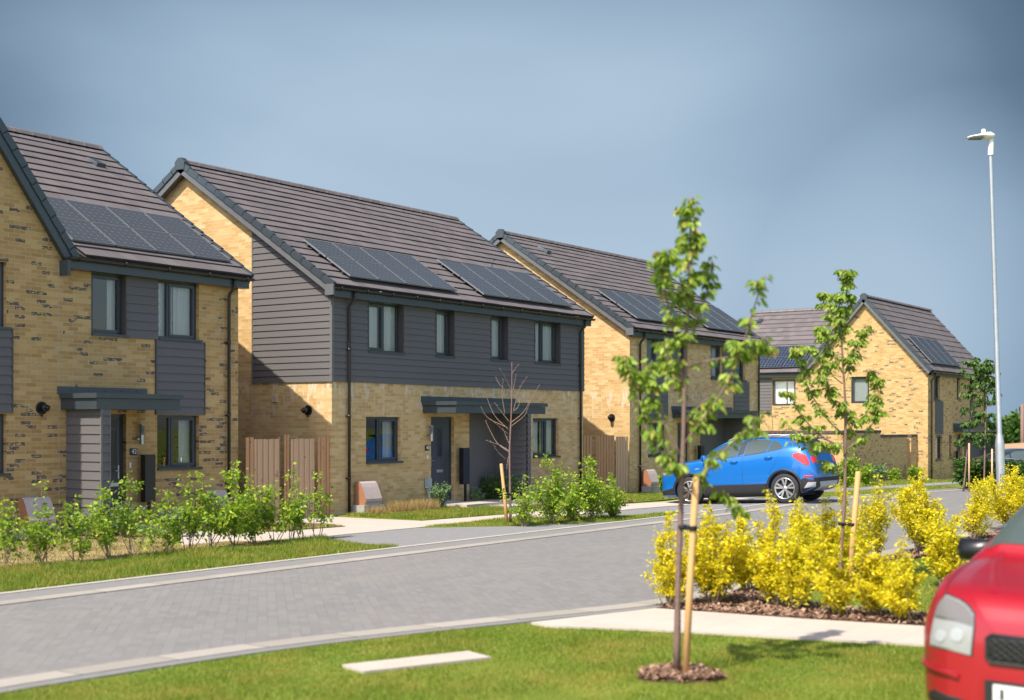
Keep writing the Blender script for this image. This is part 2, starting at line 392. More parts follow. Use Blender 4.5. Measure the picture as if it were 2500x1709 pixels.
    t = NT('paving_slabs'); p = geo_pos(t); sp = t.n('ShaderNodeSeparateXYZ'); t.l(p, sp.inputs[0])
    ja = t.math('LESS_THAN', t.math('FRACT', t.math('DIVIDE', sp.outputs[0], .6)), .015); jb = t.math('LESS_THAN', t.math('FRACT', t.math('DIVIDE', sp.outputs[1], .6)), .015)
    c = t.mix(t.noise(p, 1.3, 5, .6), (.33, .28, .24), (.47, .405, .355)); c = t.mix(t.math('MULTIPLY', t.math('MAXIMUM', ja, jb), .5), c, (.25, .21, .18))
    t.set(Base_Color=c, Roughness=.85); t.bump(t.noise(p, 40, 3), .15, .005); M['slab'] = t.m
    t = NT('driveway_blocks'); p = geo_pos(t); br = t.n('ShaderNodeTexBrick'); br.inputs['Scale'].default_value = 5; t.l(p, br.inputs['Vector'])
    br.inputs['Color1'].default_value = (.15, .15, .158, 1); br.inputs['Color2'].default_value = (.19, .187, .19, 1); br.inputs['Mortar'].default_value = (.15, .14, .13, 1); br.inputs['Mortar Size'].default_value = .012
    c = t.mix(t.math('MULTIPLY', t.noise(p, .9, 4), .5), br.outputs[0], (.20, .197, .20)); t.set(Base_Color=c, Roughness=.85); M['drive'] = t.m
    t = NT('bark_mulch'); p = geo_pos(t); c = t.ramp(t.noise(p, 28, 5, .75), [(.35, (.035, .018, .012)), (.5, (.13, .07, .045)), (.68, (.30, .19, .13))])
    t.set(Base_Color=c, Roughness=.95); t.bump(t.noise(p, 28, 5, .75), 1, .04); M['mulch'] = t.m
    M['soil'] = plain('bare_earth', (.30, .19, .11), .95, var=.25, scale=.4, bump=.4, bscale=6)
groundmats()
def leafmat(name, stops, trans=.35, rough=.5, dry=None):
    t = NT(name); oi = t.n('ShaderNodeNewGeometry'); rnd = oi.outputs['Random Per Island']
    c = t.ramp(rnd, stops); c = t.mix(t.math('MULTIPLY', t.noise(oi.outputs['Position'], 5, 2), .35), c, stops[0][1])
    if dry:
        dn = t.math('MULTIPLY', t.math('SUBTRACT', t.noise(oi.outputs['Position'], 1.3, 5, .65), .45), 5, True); c = t.mix(t.math('MULTIPLY', dn, .8), c, dry)
    t.set(Base_Color=c, Roughness=rough, Specular_IOR_Level=.35)
    tr = t.n('ShaderNodeBsdfTranslucent'); t.l(c, tr.inputs[0]); mx = t.n('ShaderNodeMixShader'); mx.inputs[0].default_value = trans
    t.l(t.p.outputs[0], mx.inputs[1]); t.l(tr.outputs[0], mx.inputs[2]); t.l(mx.outputs[0], t.out.inputs[0]); return t.m
M['leaf_tree'] = leafmat('cherry_leaves', [(0, (.13, .22, .025)), (.5, (.27, .40, .045)), (.85, (.42, .52, .08)), (1, (.42, .26, .08))], .45)
M['leaf_hedge'] = leafmat('hornbeam_leaves', [(0, (.14, .25, .02)), (.5, (.27, .43, .03)), (.85, (.46, .58, .05)), (1, (.62, .60, .05))], .5)
M['leaf_yellow'] = leafmat('golden_privet_leaves', [(0, (.32, .34, .012)), (.25, (.70, .62, .014)), (.65, (.92, .78, .018)), (1, (1.0, .80, .05))], .5)
M['leaf_dark'] = leafmat('dark_green_leaves', [(0, (.03, .075, .012)), (.6, (.06, .13, .018)), (1, (.12, .20, .03))], .3)
M['leaf_lav'] = leafmat('grey_green_leaves', [(0, (.09, .17, .06)), (1, (.22, .34, .13))], .3)
M['straw'] = leafmat('straw_grass', [(0, (.30, .20, .07)), (1, (.55, .40, .17))], .3)
M['blade'] = leafmat('grass_blades', [(0, (.11, .17, .014)), (.5, (.18, .26, .022)), (.85, (.27, .34, .035)), (1, (.42, .36, .09))], .4, dry=(.36, .30, .06))
M['blade_dry'] = leafmat('dry_grass_blades', [(0, (.12, .12, .03)), (.5, (.30, .23, .08)), (1, (.42, .32, .14))], .3)
M['bark'] = plain('sapling_bark', (.17, .105, .085), .8, var=.35, scale=12, bump=.4, bscale=40, stretch=(1, 1, 2.5))
M['twig'] = plain('thin_twig', (.20, .14, .10), .8, var=.3)
M['chip'] = leafmat('bark_chips', [(0, (.07, .035, .022)), (.5, (.22, .12, .075)), (1, (.48, .33, .23))], .0, .9)
# ------------------------------------------------------------------ building kit
def front(w0, z=0): return lambda a, o, h: (a, w0 - o, h + z)
def gable(u0, z=0): return lambda a, o, h: (u0 - o, a, h + z)
def wall_holes(mb, Mf, a0, a1, z0, z1, holes, depth=.11, back=True):
    A = sorted({a0, a1, *[h[0] for h in holes], *[h[1] for h in holes]}); Z = sorted({z0, z1, *[h[2] for h in holes], *[h[3] for h in holes]})
    for i in range(len(A) - 1):
        for j in range(len(Z) - 1):
            ca, cz = (A[i] + A[i + 1]) / 2, (Z[j] + Z[j + 1]) / 2
            if any(h[0] < ca < h[1] and h[2] < cz < h[3] for h in holes): continue
            mb.poly([Mf(A[i], 0, Z[j]), Mf(A[i + 1], 0, Z[j]), Mf(A[i + 1], 0, Z[j + 1]), Mf(A[i], 0, Z[j + 1])])
    for h in holes:
        l, r, b, t = h[:4]
        for p, q in (((l, b), (l, t)), ((l, t), (r, t)), ((r, t), (r, b)), ((r, b), (l, b))):
            mb.poly([Mf(p[0], 0, p[1]), Mf(q[0], 0, q[1]), Mf(q[0], -depth, q[1]), Mf(p[0], -depth, p[1])])
def cladding(mb, Mf, amin, amax, z0, z1, holes=(), pitch=.15, lift=.020, thick=.036):
    """lapped boards: each board leans out at its lower edge; amin/amax may depend on height"""
    k = 0; z = z0
    fa = amin if callable(amin) else (lambda h: amin); fb = amax if callable(amax) else (lambda h: amax)
    while z < z1 - 1e-4:
        zt = min(z + pitch, z1)
        cuts = sorted({z, zt, *[c for h in holes for c in (h[2], h[3]) if z < c < zt]})
        for p, q in zip(cuts, cuts[1:]):
            mid = (p + q) / 2
            def off(h): return thick - lift * (h - z) / pitch
            seg = [(fa, fb)]
            hs = sorted([h for h in holes if h[2] < mid < h[3]])
            edges = [fa]
            for h in hs: edges += [(lambda _, v=h[0]: v), (lambda _, v=h[1]: v)]
            edges.append(fb)
            for e0, e1 in zip(edges[::2], edges[1::2]):
                if e1(q) - e0(q) < 1e-3 and e1(p) - e0(p) < 1e-3: continue
                mb.poly([Mf(e0(p), off(p), p), Mf(e1(p), off(p), p), Mf(max(e1(q), e0(q)), off(q), q), Mf(e0(q), off(q), q)])
                if p == z: mb.poly([Mf(e0(p), 0, p), Mf(e1(p), 0, p), Mf(e1(p), off(p), p), Mf(e0(p), off(p), p)])
        z = zt; k += 1
def ring(mb, Mf, a0, a1, z0, z1, w, o0, o1):
    for (l, r, b, t) in ((a0, a1, z0, z0 + w), (a0, a1, z1 - w, z1), (a0, a0 + w, z0 + w, z1 - w), (a1 - w, a1, z0 + w, z1 - w)):
        mb.box(l, r, o0, o1, b, t, M=lambda x, y, z: Mf(x, y, z))
def window(parent, Mf, a0, a1, z0, z1, split=None, open_right=True, recess=.09, sill=True, cover='curtain', label=None, items=None, rev=False):
    f = MB(); ring(f, Mf, a0, a1, z0, z1, .05, -recess - .07, -recess)
    parts = [(a0 + .05, a1 - .05)]
    if split is not None:
        m = a0 + (a1 - a0) * split
        f.box(m - .025, m + .025, -recess - .07, -recess + .002, z0 + .05, z1 - .05, M=Mf); parts = [(a0 + .05, m - .025), (m + .025, a1 - .05)]
    si = len(parts) - 1 if open_right else 0
    l, r = parts[si]; ring(f, Mf, l, r, z0 + .05, z1 - .05, .048, -recess - .05, -recess + .014)
    w = f.build('window', M['frame'], parent)
    if label: w['label'] = label
    g = MB()
    for i, (l, r) in enumerate(parts):
        e = .048 if i == si else 0
        g.poly([Mf(l + e, -recess - .03, z0 + .05 + e), Mf(r - e, -recess - .03, z0 + .05 + e), Mf(r - e, -recess - .03, z1 - .05 - e), Mf(l + e, -recess - .03, z1 - .05 - e)])
    g.build('pane', M['glass'], w)
    if sill:
        s_ = MB(); s_.box(a0 - (0 if recess < .1 else .0), a1 + .06, -recess - .01, .045, z0 - .035, z0 + .012, M=Mf); s_.build('sill', M['frame'], w)
    if cover == 'curtain':
        c = MB(); rnd = random.Random(int(a0 * 100) & 1023)
        gapc = rnd.uniform(.42, .6)
        for lo, hi in ((a0 - .05, a0 + (a1 - a0) * (gapc - .04)), (a0 + (a1 - a0) * (gapc + .02), a1 + .05)):
            P = []
            n = max(8, int((hi - lo) / .022))
            for i in range(n + 1):
                x = lo + (hi - lo) * i / n; o = -.215 - .02 * math.sin(i * .95 + rnd.random() * .6)
                P.append([Mf(x, o, z0 - .1), Mf(x, o, z1 + .1)])
            c.grid(P)
        c.build('curtain', M['curtain'], w)
    elif cover == 'blind':
        c = MB(); hgt = z0 + (z1 - z0) * .04
        z = z1
        while z > hgt:
            c.poly([Mf(a0, -.19, z), Mf(a1, -.19, z), Mf(a1, -.20, z - .045), Mf(a0, -.20, z - .045)]); z -= .05
        c.build('blind', M['blind'], w)
    elif cover == 'half':      # a net curtain only on one side, dark room beyond
        c = MB(); n = 14; P = []
        lo, hi = a1 - (a1 - a0) * .30, a1 + .05
        for i in range(n + 1):
            x = lo + (hi - lo) * i / n; o = -.24 - .02 * math.sin(i * 1.1); P.append([Mf(x, o, z0 - .1), Mf(x, o, z1 + .1)])
        c.grid(P); c.build('curtain', M['curtain'], w)
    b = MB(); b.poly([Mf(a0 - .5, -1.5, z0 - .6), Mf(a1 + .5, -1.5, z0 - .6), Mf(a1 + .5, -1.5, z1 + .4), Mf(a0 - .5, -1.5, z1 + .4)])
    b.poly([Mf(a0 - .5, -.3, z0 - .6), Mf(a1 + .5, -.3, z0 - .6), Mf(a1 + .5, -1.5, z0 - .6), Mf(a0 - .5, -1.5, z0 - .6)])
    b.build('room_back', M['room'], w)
    return w
trnd = random.Random(11)
def slope(parent, Ms, a0, a1, r0, z0, r1, z1, n, name='roof', a_of=None, flip=False):
    """tiled roof slope. Ms(a, r, z) -> world. courses run along a, rise from (r0,z0) to (r1,z1)"""
    mb = MB(); L = math.hypot(r1 - r0, z1 - z0); tr, tz = (r1 - r0) / L, (z1 - z0) / L; nr, nzv = -tz * (1 if tr > 0 else -1), abs(tr)
    nr = -tz if tr > 0 else tz
    T = .034
    for k in range(n):
        s0, s1 = L * k / n, L * (k + 1) / n + .02
        def P(a, s, h): return Ms(a, r0 + tr * s + nr * h, z0 + tz * s + nzv * h)
        A0, A1 = (a0, a1) if a_of is None else a_of(k / n)
        ns_ = max(1, round((A1 - A0) / .66)); tj = [T + trnd.uniform(-.006, .007) for _ in range(ns_ + 1)]; sj = [trnd.uniform(-.006, .006) for _ in range(ns_ + 1)]
        for q in range(ns_):
            p0, p1 = A0 + (A1 - A0) * q / ns_, A0 + (A1 - A0) * (q + 1) / ns_
            mb.poly([P(p0, s0 + sj[q], tj[q]), P(p1, s0 + sj[q + 1], tj[q + 1]), P(p1, s1, .004), P(p0, s1, .004)], uvs=[(p0, k + .05), (p1, k + .05), (p1, k + .95), (p0, k + .95)])
            mb.poly([P(p0, s0 + sj[q], -.004), P(p1, s0 + sj[q + 1], -.004), P(p1, s0 + sj[q + 1], tj[q + 1]), P(p0, s0 + sj[q], tj[q])], mi=1)
    # underlay closes the roof below the tiles
    A0, A1 = (a0, a1) if a_of is None else a_of(0)
    B0, B1 = (a0, a1) if a_of is None else a_of(1)
    mb.poly([Ms(A0, r0, z0 - .03), Ms(A1, r0, z0 - .03), Ms(B1, r1, z1 - .03), Ms(B0, r1, z1 - .03)], mi=1)
    return mb.build(name, [M['roof'], M['roof_edge']], parent)
def ridge(parent, Ms, a0, a1, r, z):
    mb = MB(); n = max(1, round((a1 - a0) / .45)); st = (a1 - a0) / n
    for k in range(n):
        p, q = a0 + st * k, a0 + st * (k + 1)
        for (x, y, s_) in ((p, q - .05, 1.0), (q - .05, q, 1.18)):
            prof = [(-.13 * s_, -.075), (-.085 * s_, .005), (0, .045 * s_), (.085 * s_, .005), (.13 * s_, -.075)]
            for (c, d) in zip(prof, prof[1:]):
                mb.poly([Ms(x, r + c[0], z + c[1]), Ms(y, r + c[0], z + c[1]), Ms(y, r + d[0], z + d[1]), Ms(x, r + d[0], z + d[1])], uvs=[(x, 3), (y, 3), (y, 3.5), (x, 3.5)])
            mb.poly([Ms(x, r + c[0], z + c[1]) for c in prof])
    return mb.build('ridge_tiles', M['roof'], parent)
def verge(parent, Ms, a, sgn, r0, z0, r1, z1, n, wall_a, bmat='barge'):
    """stepped dry-verge caps along a gable edge at a (sgn = outward direction along a), plus bargeboard and soffit"""
    L = math.hypot(r1 - r0, z1 - z0); tr, tz = (r1 - r0) / L, (z1 - z0) / L; nr = -tz if tr > 0 else tz; nzv = abs(tr)
    mb = MB()
    for k in range(n):
        s0, s1 = L * k / n, L * (k + 1) / n + .015
        def P(o, s, h): return Ms(a + sgn * o, r0 + tr * s + nr * h, z0 + tz * s + nzv * h)
        def bx(o0, o1, h00, h01, h10, h11):
            c = [P(o0, s0, h00), P(o1, s0, h00), P(o1, s1, h10), P(o0, s1, h10), P(o0, s0, h01), P(o1, s0, h01), P(o1, s1, h11), P(o0, s1, h11)]
            for q in ((0, 3, 2, 1), (4, 5, 6, 7), (0, 1, 5, 4), (1, 2, 6, 5), (2, 3, 7, 6), (3, 0, 4, 7)): mb.poly([c[i] for i in q])
        bx(-.055, .03, .03, .058, .012, .036)
        bx(.006, .03, -.085, .03, -.095, .012)
    mb.build('verge_caps', M['slate_trim'], parent)
    bb = MB()
    def P(o, s, h): return Ms(a + sgn * o, r0 + tr * s + nr * h, z0 + tz * s + nzv * h)
    c = [P(-.03, 0, -.23), P(0, 0, -.23), P(0, L, -.23), P(-.03, L, -.23), P(-.03, 0, -.02), P(0, 0, -.02), P(0, L, -.02), P(-.03, L, -.02)]
    for q in ((0, 3, 2, 1), (4, 5, 6, 7), (0, 1, 5, 4), (1, 2, 6, 5), (2, 3, 7, 6), (3, 0, 4, 7)): bb.poly([c[i] for i in q])
    d = abs(a - wall_a)
    bb.poly([P(-.03, 0, -.20), P(-d, 0, -.20), P(-d, L, -.20), P(-.03, L, -.20)])
    bb.build('bargeboard', M[bmat], parent)
def apex_cap(parent, Ms, a, sgn, r, z):
    mb = MB(); pr = [(-.15, -.20), (-.17, -.02), (-.06, .085), (.06, .085), (.17, -.02), (.15, -.20)]
    A, B = a + sgn * .045, a - sgn * .10
    mb.poly([Ms(A, r + p, z + q) for p, q in pr])
    for p, q in zip(pr, pr[1:]): mb.poly([Ms(A, r + p[0], z + p[1]), Ms(B, r + p[0], z + p[1]), Ms(B, r + q[0], z + q[1]), Ms(A, r + q[0], z + q[1])])
    mb.poly([Ms(A, r + pr[0][0], z + pr[0][1]), Ms(A, r + pr[-1][0], z + pr[-1][1]), Ms(B, r + pr[-1][0], z + pr[-1][1]), Ms(B, r + pr[0][0], z + pr[0][1])])
    mb.build('apex_cap', M['slate_trim'], parent)
def eaves(parent, Mf, a0, a1, ztop, over=.2, wall_o=0, drop=.20):
    """fascia, soffit and half-round gutter with brackets; Mf front mapping"""
    f = MB(); f.box(a0, a1, over - .045, over - .02, ztop - .06 - drop, ztop - .05, M=Mf)
    f.box(a0, a1, 0, over - .045, ztop - .06 - drop, ztop - .045 - drop, M=Mf)
    f.build('fascia', M['slate_trim'], parent)
    g = MB(); P = []
    for a in (a0 - .05, a1 + .05):
        P.append([Mf(a, over + .045 + .055 * math.cos(t), ztop - .055 + .055 * math.sin(t)) for t in [math.pi + math.pi * i / 8 for i in range(9)]])
    g.grid(P)
    P2 = [[Mf(a, over + .045 + .048 * math.cos(t), ztop - .053 + .048 * math.sin(t)) for t in [math.pi + math.pi * i / 8 for i in range(9)]] for a in (a0 - .05, a1 + .05)]
    g.grid(P2)
    for a in (a0 - .05, a1 + .05): g.poly([Mf(a, over + .045 + .055 * math.cos(t), ztop - .055 + .055 * math.sin(t)) for t in [math.pi + math.pi * i / 8 for i in range(9)]])
    n = int((a1 - a0) / .9)
    for i in range(n + 1):
        a = a0 + .15 + (a1 - a0 - .3) * i / n
        pts = [Mf(a, over + .045 + .062 * math.cos(t), ztop - .055 + .062 * math.sin(t)) for t in [math.pi * .95 + math.pi * 1.1 * j / 8 for j in range(9)]]
        g.tube(pts, .014, 6)
    g.build('gutter', M['gutter'], parent)
def downpipe(parent, Mf, a, ztop, zbot, over=.2):
    g = MB(); r = .034
    pts = [(over + .045, ztop - .10), (over + .045, ztop - .20), (over + .02, ztop - .29), (.10, ztop - .40), (.075, ztop - .48), (.075, zbot + .02)]
    g.tube([Mf(a, o, z) for o, z in pts], r, 12)
    for z in (ztop - 1.4, ztop - 2.9, ztop - 4.3):
        if z > zbot + .2:
            g.tube([Mf(a, .075, z - .03), Mf(a, .075, z + .03)], r * 1.22, 12); g.box(a - .05, a + .05, 0, .05, z - .012, z + .012, M=Mf)
    g.build('downpipe', M['gutter'], parent)
def door(parent, Mf, a0, a1, z0, z1, label=None, handle_left=True):
    f = MB(); ring(f, Mf, a0, a1, z0, z1, .06, -.16, -.09)
    f.build('door_frame', M['frame'], parent)
    d = MB(); l, r = a0 + .06, a1 - .06
    d.box(l, r, -.15, -.105, z0 + .06, z1 - .06, M=Mf)
    n = 7
    for i in range(n):    # boarded face with grooves
        x0 = l + .04 + (r - l - .08) * i / n; x1 = l + .04 + (r - l - .08) * (i + 1) / n
        d.box(x0 + .004, x1 - .004, -.107, -.100, z0 + .12, z1 - .12, M=Mf)
    dd = d.build('door', M['door'], parent)
    if label: dd['label'] = label
    g = MB(); m = (l + r) / 2; zg0, zg1 = z0 + (z1 - z0) * .53, z0 + (z1 - z0) * .86
    ring(g, Mf, m - .095, m + .095, zg0 - .02, zg1 + .02, .02, -.10, -.088); g.build('glazing_frame', M['frame'], dd)
    gp = MB(); gp.poly([Mf(m - .075, -.096, zg0), Mf(m + .075, -.096, zg0), Mf(m + .075, -.096, zg1), Mf(m - .075, -.096, zg1)])
    gp.build('door_glass', M['black'], dd)
    h = MB(); hx = l + .05 if handle_left else r - .05; s_ = 1 if handle_left else -1
    h.box(hx - .016, hx + .016, -.10, -.085, z0 + .86, z0 + 1.12, M=Mf); h.tube([Mf(hx, -.085, z0 + 1.02), Mf(hx, -.045, z0 + 1.02), Mf(hx + s_ * .02, -.04, z0 + 1.02), Mf(hx + s_ * .12, -.04, z0 + 1.015)], .009, 8)
    h.build('handle', M['steel'], dd)
    lb = MB(); lb.box(m - .13, m + .13, -.10, -.086, z0 + .72, z0 + .79, M=Mf); lb.box(m - .10, m + .10, -.086, -.080, z0 + .735, z0 + .775, M=Mf); lb.build('letterbox', M['steel'], dd)
    t = MB(); t.box(a0, a1, -.1, .06, z0 - .03, z0 + .012, M=Mf); t.build('threshold', M['grey_plastic'], parent)
def canopy(parent, Mf, a0, a1, zf0, zf1, depth, lip=.09, bend=None):
    c = MB()
    c.box(a0 + .04, a1 - .04, 0, depth, zf0, zf1 - .095, M=Mf)
    c.box(a0, a1, 0, depth + .05, zf1 - .09, zf1, M=Mf)
    c.build('canopy', M['slate_trim'], parent, bevel=.004)
    f = MB(); fa1 = a1 - (a1 - a0) * .0
    f.box(a0 - .04, fa1 - .0, .003, .03, zf1 - .01, zf1 + .13, M=Mf)
    for i in range(5):
        x = a0 + .25 + (fa1 - a0 - .5) * i / 4
        f.box(x - .012, x + .012, .03, .04, zf1 + .06, zf1 + .085, M=Mf)
    f.build('canopy_flashing', M['slate_trim'], parent)
def wall_light(parent, Mf, a, z):
    g = MB(); p = Mf(a, .11, z); g.lathe([(0, -.02), (.048, -.02), (.048, .16), (.055, .16), (.055, .185), (0, .185)], p, 16)
    o = g.build('wall_light', M['steel'], parent)
    b = MB(); b.lathe([(.045, -.20), (.045, -.02)], p, 16); b.lathe([(0, -.20), (.046, -.20)], p, 16)
    b.tube([p, Mf(a, 0, z - .08)], .018, 8); b.tube([Mf(a, .012, z - .08), Mf(a, 0.001, z - .08)], .045, 12); b.build('light_body', M['steel'], o)
    r = MB()
    for k in range(4): r.lathe([(.052, .005 + k * .040), (.058, .011 + k * .040), (.052, .017 + k * .040)], p, 16)
    r.build('light_rings', M['grey_plastic'], o)
def number_plate(parent, Mf, a, z, txt, rot):
    p = MB(); p.box(a - .085, a + .085, .004, .014, z - .065, z + .065, M=Mf); o = p.build('number_plate', M['black'], parent, bevel=.008)
    cu = bpy.data.curves.new('house_number', 'FONT'); cu.body = txt; cu.size = .125; cu.extrude = .0015; cu.align_x = 'CENTER'; cu.align_y = 'CENTER'; cu.materials.append(M['white_plastic'])
    tmp = bpy.data.objects.new('tmp', cu); sc.collection.objects.link(tmp); me_ = bpy.data.meshes.new_from_object(tmp.evaluated_get(bpy.context.evaluated_depsgraph_get())); bpy.data.objects.remove(tmp)
    t = bpy.data.objects.new('house_number', me_); link(t, o); t.matrix_parent_inverse = pinv(o)
    t.location = Mf(a + .012, .018, z); t.rotation_euler = rot
def meterpost(parent, Mf, a, zb):
    g = MB(); g.box(a - .075, a + .075, .02, .12, zb + .50, zb + .74, M=Mf); g.build('cable_box', M['grey_plastic'], parent, bevel=.01)
    h = MB(); h.tube([Mf(a, .07, zb + .50), Mf(a, .07, zb + .40), Mf(a + .02, .09, zb + .25), Mf(a, .08, zb)], [.04, .045, .03, .04], 8); h.build('cable_conduit', M['grey_plastic'], parent)
def solar_array(parent, Ms, a0, a1, r0, z0, r1, z1, na, nr_, mat='solar', lift=.09, uvscale=1):
    """panels in a grid from (r0,z0) up to (r1,z1)"""
    L = math.hypot(r1 - r0, z1 - z0); tr, tz = (r1 - r0) / L, (z1 - z0) / L; nr = -tz if tr > 0 else tz; nzv = abs(tr)
    def P(a, s, h): return Ms(a, r0 + tr * s + nr * h, z0 + tz * s + nzv * h)
    rl = MB()
    for s in (L * .14, L * .38, L * .62, L * .86):
        c = [P(a0 - .03, s - .02, .04), P(a1 + .03, s - .02, .04), P(a1 + .03, s + .02, .04), P(a0 - .03, s + .02, .04), P(a0 - .03, s - .02, lift), P(a1 + .03, s - .02, lift), P(a1 + .03, s + .02, lift), P(a0 - .03, s + .02, lift)]
        for q in ((0, 3, 2, 1), (4, 5, 6, 7), (0, 1, 5, 4), (1, 2, 6, 5), (2, 3, 7, 6), (3, 0, 4, 7)): rl.poly([c[i] for i in q])
    rl.build('mounting_rail', M['frame'], parent)
    for i in range(na):
        for j in range(nr_):
            x0, x1 = a0 + (a1 - a0) * i / na + .006, a0 + (a1 - a0) * (i + 1) / na - .006
            s0, s1 = L * j / nr_ + .006, L * (j + 1) / nr_ - .006
            mb = MB()
            mb.poly([P(x0 + .012, s0 + .012, lift + .036), P(x1 - .012, s0 + .012, lift + .036), P(x1 - .012, s1 - .012, lift + .036), P(x0 + .012, s1 - .012, lift + .036)],
                    uvs=[(0, 0), (x1 - x0, 0), (x1 - x0, s1 - s0), (0, s1 - s0)])
            pn = mb.build('solar_panel', M[mat], parent)
            fr = MB()
            for (xa, xb, sa, sb) in ((x0, x1, s0, s0 + .011), (x0, x1, s1 - .011, s1), (x0, x0 + .011, s0, s1), (x1 - .011, x1, s0, s1)):
                c = [P(xa, sa, lift), P(xb, sa, lift), P(xb, sb, lift), P(xa, sb, lift), P(xa, sa, lift + .04), P(xb, sa, lift + .04), P(xb, sb, lift + .04), P(xa, sb, lift + .04)]
                for q in ((4, 5, 6, 7), (0, 1, 5, 4), (1, 2, 6, 5), (2, 3, 7, 6), (3, 0, 4, 7)): fr.poly([c[i_] for i_ in q])
            fr.build('panel_frame', M['alu'], pn)
def roof_vent(parent, Ms, a, r, z, sl):
    n = math.hypot(1, sl)
    def P(x, s, h): return Ms(a + x, r + s / n - h * sl / n, z + s * sl / n + h / n)
    mb = MB(); c = [P(-.13, -.22, .03), P(.13, -.22, .03), P(.13, .22, .02), P(-.13, .22, .02), P(-.11, -.2, .12), P(.11, -.2, .12), P(.10, .2, .06), P(-.10, .2, .06)]
    for q in ((4, 5, 6, 7), (0, 1, 5, 4), (1, 2, 6, 5), (2, 3, 7, 6), (3, 0, 4, 7)): mb.poly([c[i] for i in q])
    mb.build('roof_vent', M['slate_trim'], parent)
def flue(parent, Mf, a, z):
    g = MB(); p = [Mf(a, .0, z), Mf(a, .03, z)]; g.tube(p, .115, 18); g.tube([Mf(a, .03, z), Mf(a, .17, z)], .062, 14); g.tube([Mf(a, .17, z), Mf(a, .19, z + .03)], .05, 14)
    g.tube([Mf(a, .02, z - .10), Mf(a, .02, z - .15)], .02, 6)
    g.build('boiler_flue', M['black'], parent)
def polywall(mb, Mf, pts): mb.poly([Mf(a, 0, z) for a, z in pts])
def alongx(a, r, z): return (a, r, z)
def alongy(a, r, z): return (r, a, z)
FR = (R(90), 0, 0)
# ================================================================== the semi-detached pair in the middle (numbers 40 and 38)
SL = .653
def fx(p): return p
W2 = 10.67
h2 = empty('house_pair', (W2 / 2, 4.7, 0), 'middle pair of brick houses with charcoal clad upper floor, doors numbered 40 and 38', 'house', 'yellow brick houses with solar panels')
F2 = front(0); G2 = gable(0)
low = [(1.16, 2.41, 1.17, 2.22), (3.58, 4.52, .14, 2.235), (6.45, 6.95, .14, 2.235), (8.07, 9.36, 1.17, 2.22)]
mb = MB(); wall_holes(mb, F2, 0, W2, -.2, 3.0, low)
mb.build('front_wall', M['brick_buff'], h2)
up = [(1.22, 2.48, 3.73, 4.88), (3.75, 4.48, 3.73, 4.88), (6.08, 6.83, 3.73, 4.88), (8.13, 9.40, 3.73, 4.88)]
mb = MB(); wall_holes(mb, F2, 0, W2, 3.0, 5.1, up, depth=.13); mb.build('upper_wall', M['reveal'], h2)
mb = MB(); cladding(mb, F2, -.03, W2 + .03, 3.0, 5.0, up)
mb.build('cladding', M['clad'], h2)
for h in up:
    tr = MB(); ring(tr, F2, h[0] - .02, h[1] + .02, h[2] - .02, h[3] + .02, .025, -.125, .040); tr.build('window_surround', M['reveal'], h2)
def gpoly(zb, wr, zr, we, wall=-.0):   # gable outline, front eave w=0 to rear eave
    return [(0, zb), (we, zb), (we, 5.0), (wr, zr), (0, 5.0)]
# left gable with the clad front strip
mb = MB(); polywall(mb, G2, [(0, -.2), (9.36, -.2), (9.36, 5.10), (4.68, 8.10), (0, 5.04)]); mb.build('gable_wall', M['brick_buff'], h2)
mb = MB(); cladding(mb, G2, lambda h: max(0 - .03, (h - 5.04) / SL), lambda h: 2.44, 3.0, 6.60); mb.build('gable_cladding', M['clad'], h2)
mb = MB(); mb.box(-.034, .034, -.034, .034, 2.99, 5.02); mb.box(-.036, 0, 2.43, 2.46, 3.0, 6.6); mb.build('corner_trim', M['clad_trim'], h2)
mb = MB(); polywall(mb, gable(W2), [(0, -.2), (9.36, -.2), (9.36, 5.10), (4.68, 8.10), (0, 5.04)]); mb.poly([(0, 9.36, -.2), (W2, 9.36, -.2), (W2, 9.36, 5.1), (0, 9.36, 5.1)]); mb.build('rear_wall', M['brick_buff'], h2)
slope(h2, alongx, -.20, W2 + .16, -.24, 5.13, 4.68, 8.35, 17)
slope(h2, alongx, -.20, W2 + .16, 9.60, 5.13, 4.68, 8.35, 17, name='rear_roof')
ridge(h2, alongx, -.12, W2 + .14, 4.68, 8.40)
verge(h2, alongx, -.20, -1, -.24, 5.13, 4.68, 8.35, 16, 0); verge(h2, alongx, -.20, -1, 9.60, 5.13, 4.68, 8.35, 16, 0)
verge(h2, alongx, W2 + .16, 1, -.24, 5.13, 4.68, 8.35, 16, W2)
apex_cap(h2, alongx, -.20, -1, 4.68, 8.38)
eaves(h2, F2, -.16, W2 + .12, 5.13, .22)
mb = MB(); c = [(-.24, -.30, 4.92), (-.24, -.12, 4.90), (-.24, .06, 5.18), (-.24, -.24, 5.16)]
mb.box(-.25, -.2, -.27, -.02, 4.90, 5.14); mb.build('box_end', M['barge'], h2, bevel=.01)
downpipe(h2, F2, .50, 5.13, 0); downpipe(h2, F2, 10.42, 5.13, 0)
window(h2, F2, 1.22, 2.48, 3.73, 4.88, .56, open_right=False, recess=.13, label='wide upper window with white net curtains')
window(h2, F2, 3.75, 4.48, 3.73, 4.88, None, recess=.13); window(h2, F2, 6.08, 6.83, 3.73, 4.88, None, recess=.13)
window(h2, F2, 8.13, 9.40, 3.73, 4.88, .42, recess=.13)
wn2 = window(h2, F2, 1.16, 2.41, 1.17, 2.22, .42, cover='half'); window(h2, F2, 8.07, 9.36, 1.17, 2.22, .60, open_right=False)
door(h2, F2, 3.58, 4.52, .14, 2.235); door(h2, F2, 6.45, 6.95, .14, 2.235)
canopy(h2, F2, 3.22, 7.20, 2.32, 2.60, 1.0)
mb = MB()                                       # bin-store fin between the doors, clad
GL = gable(6.30)
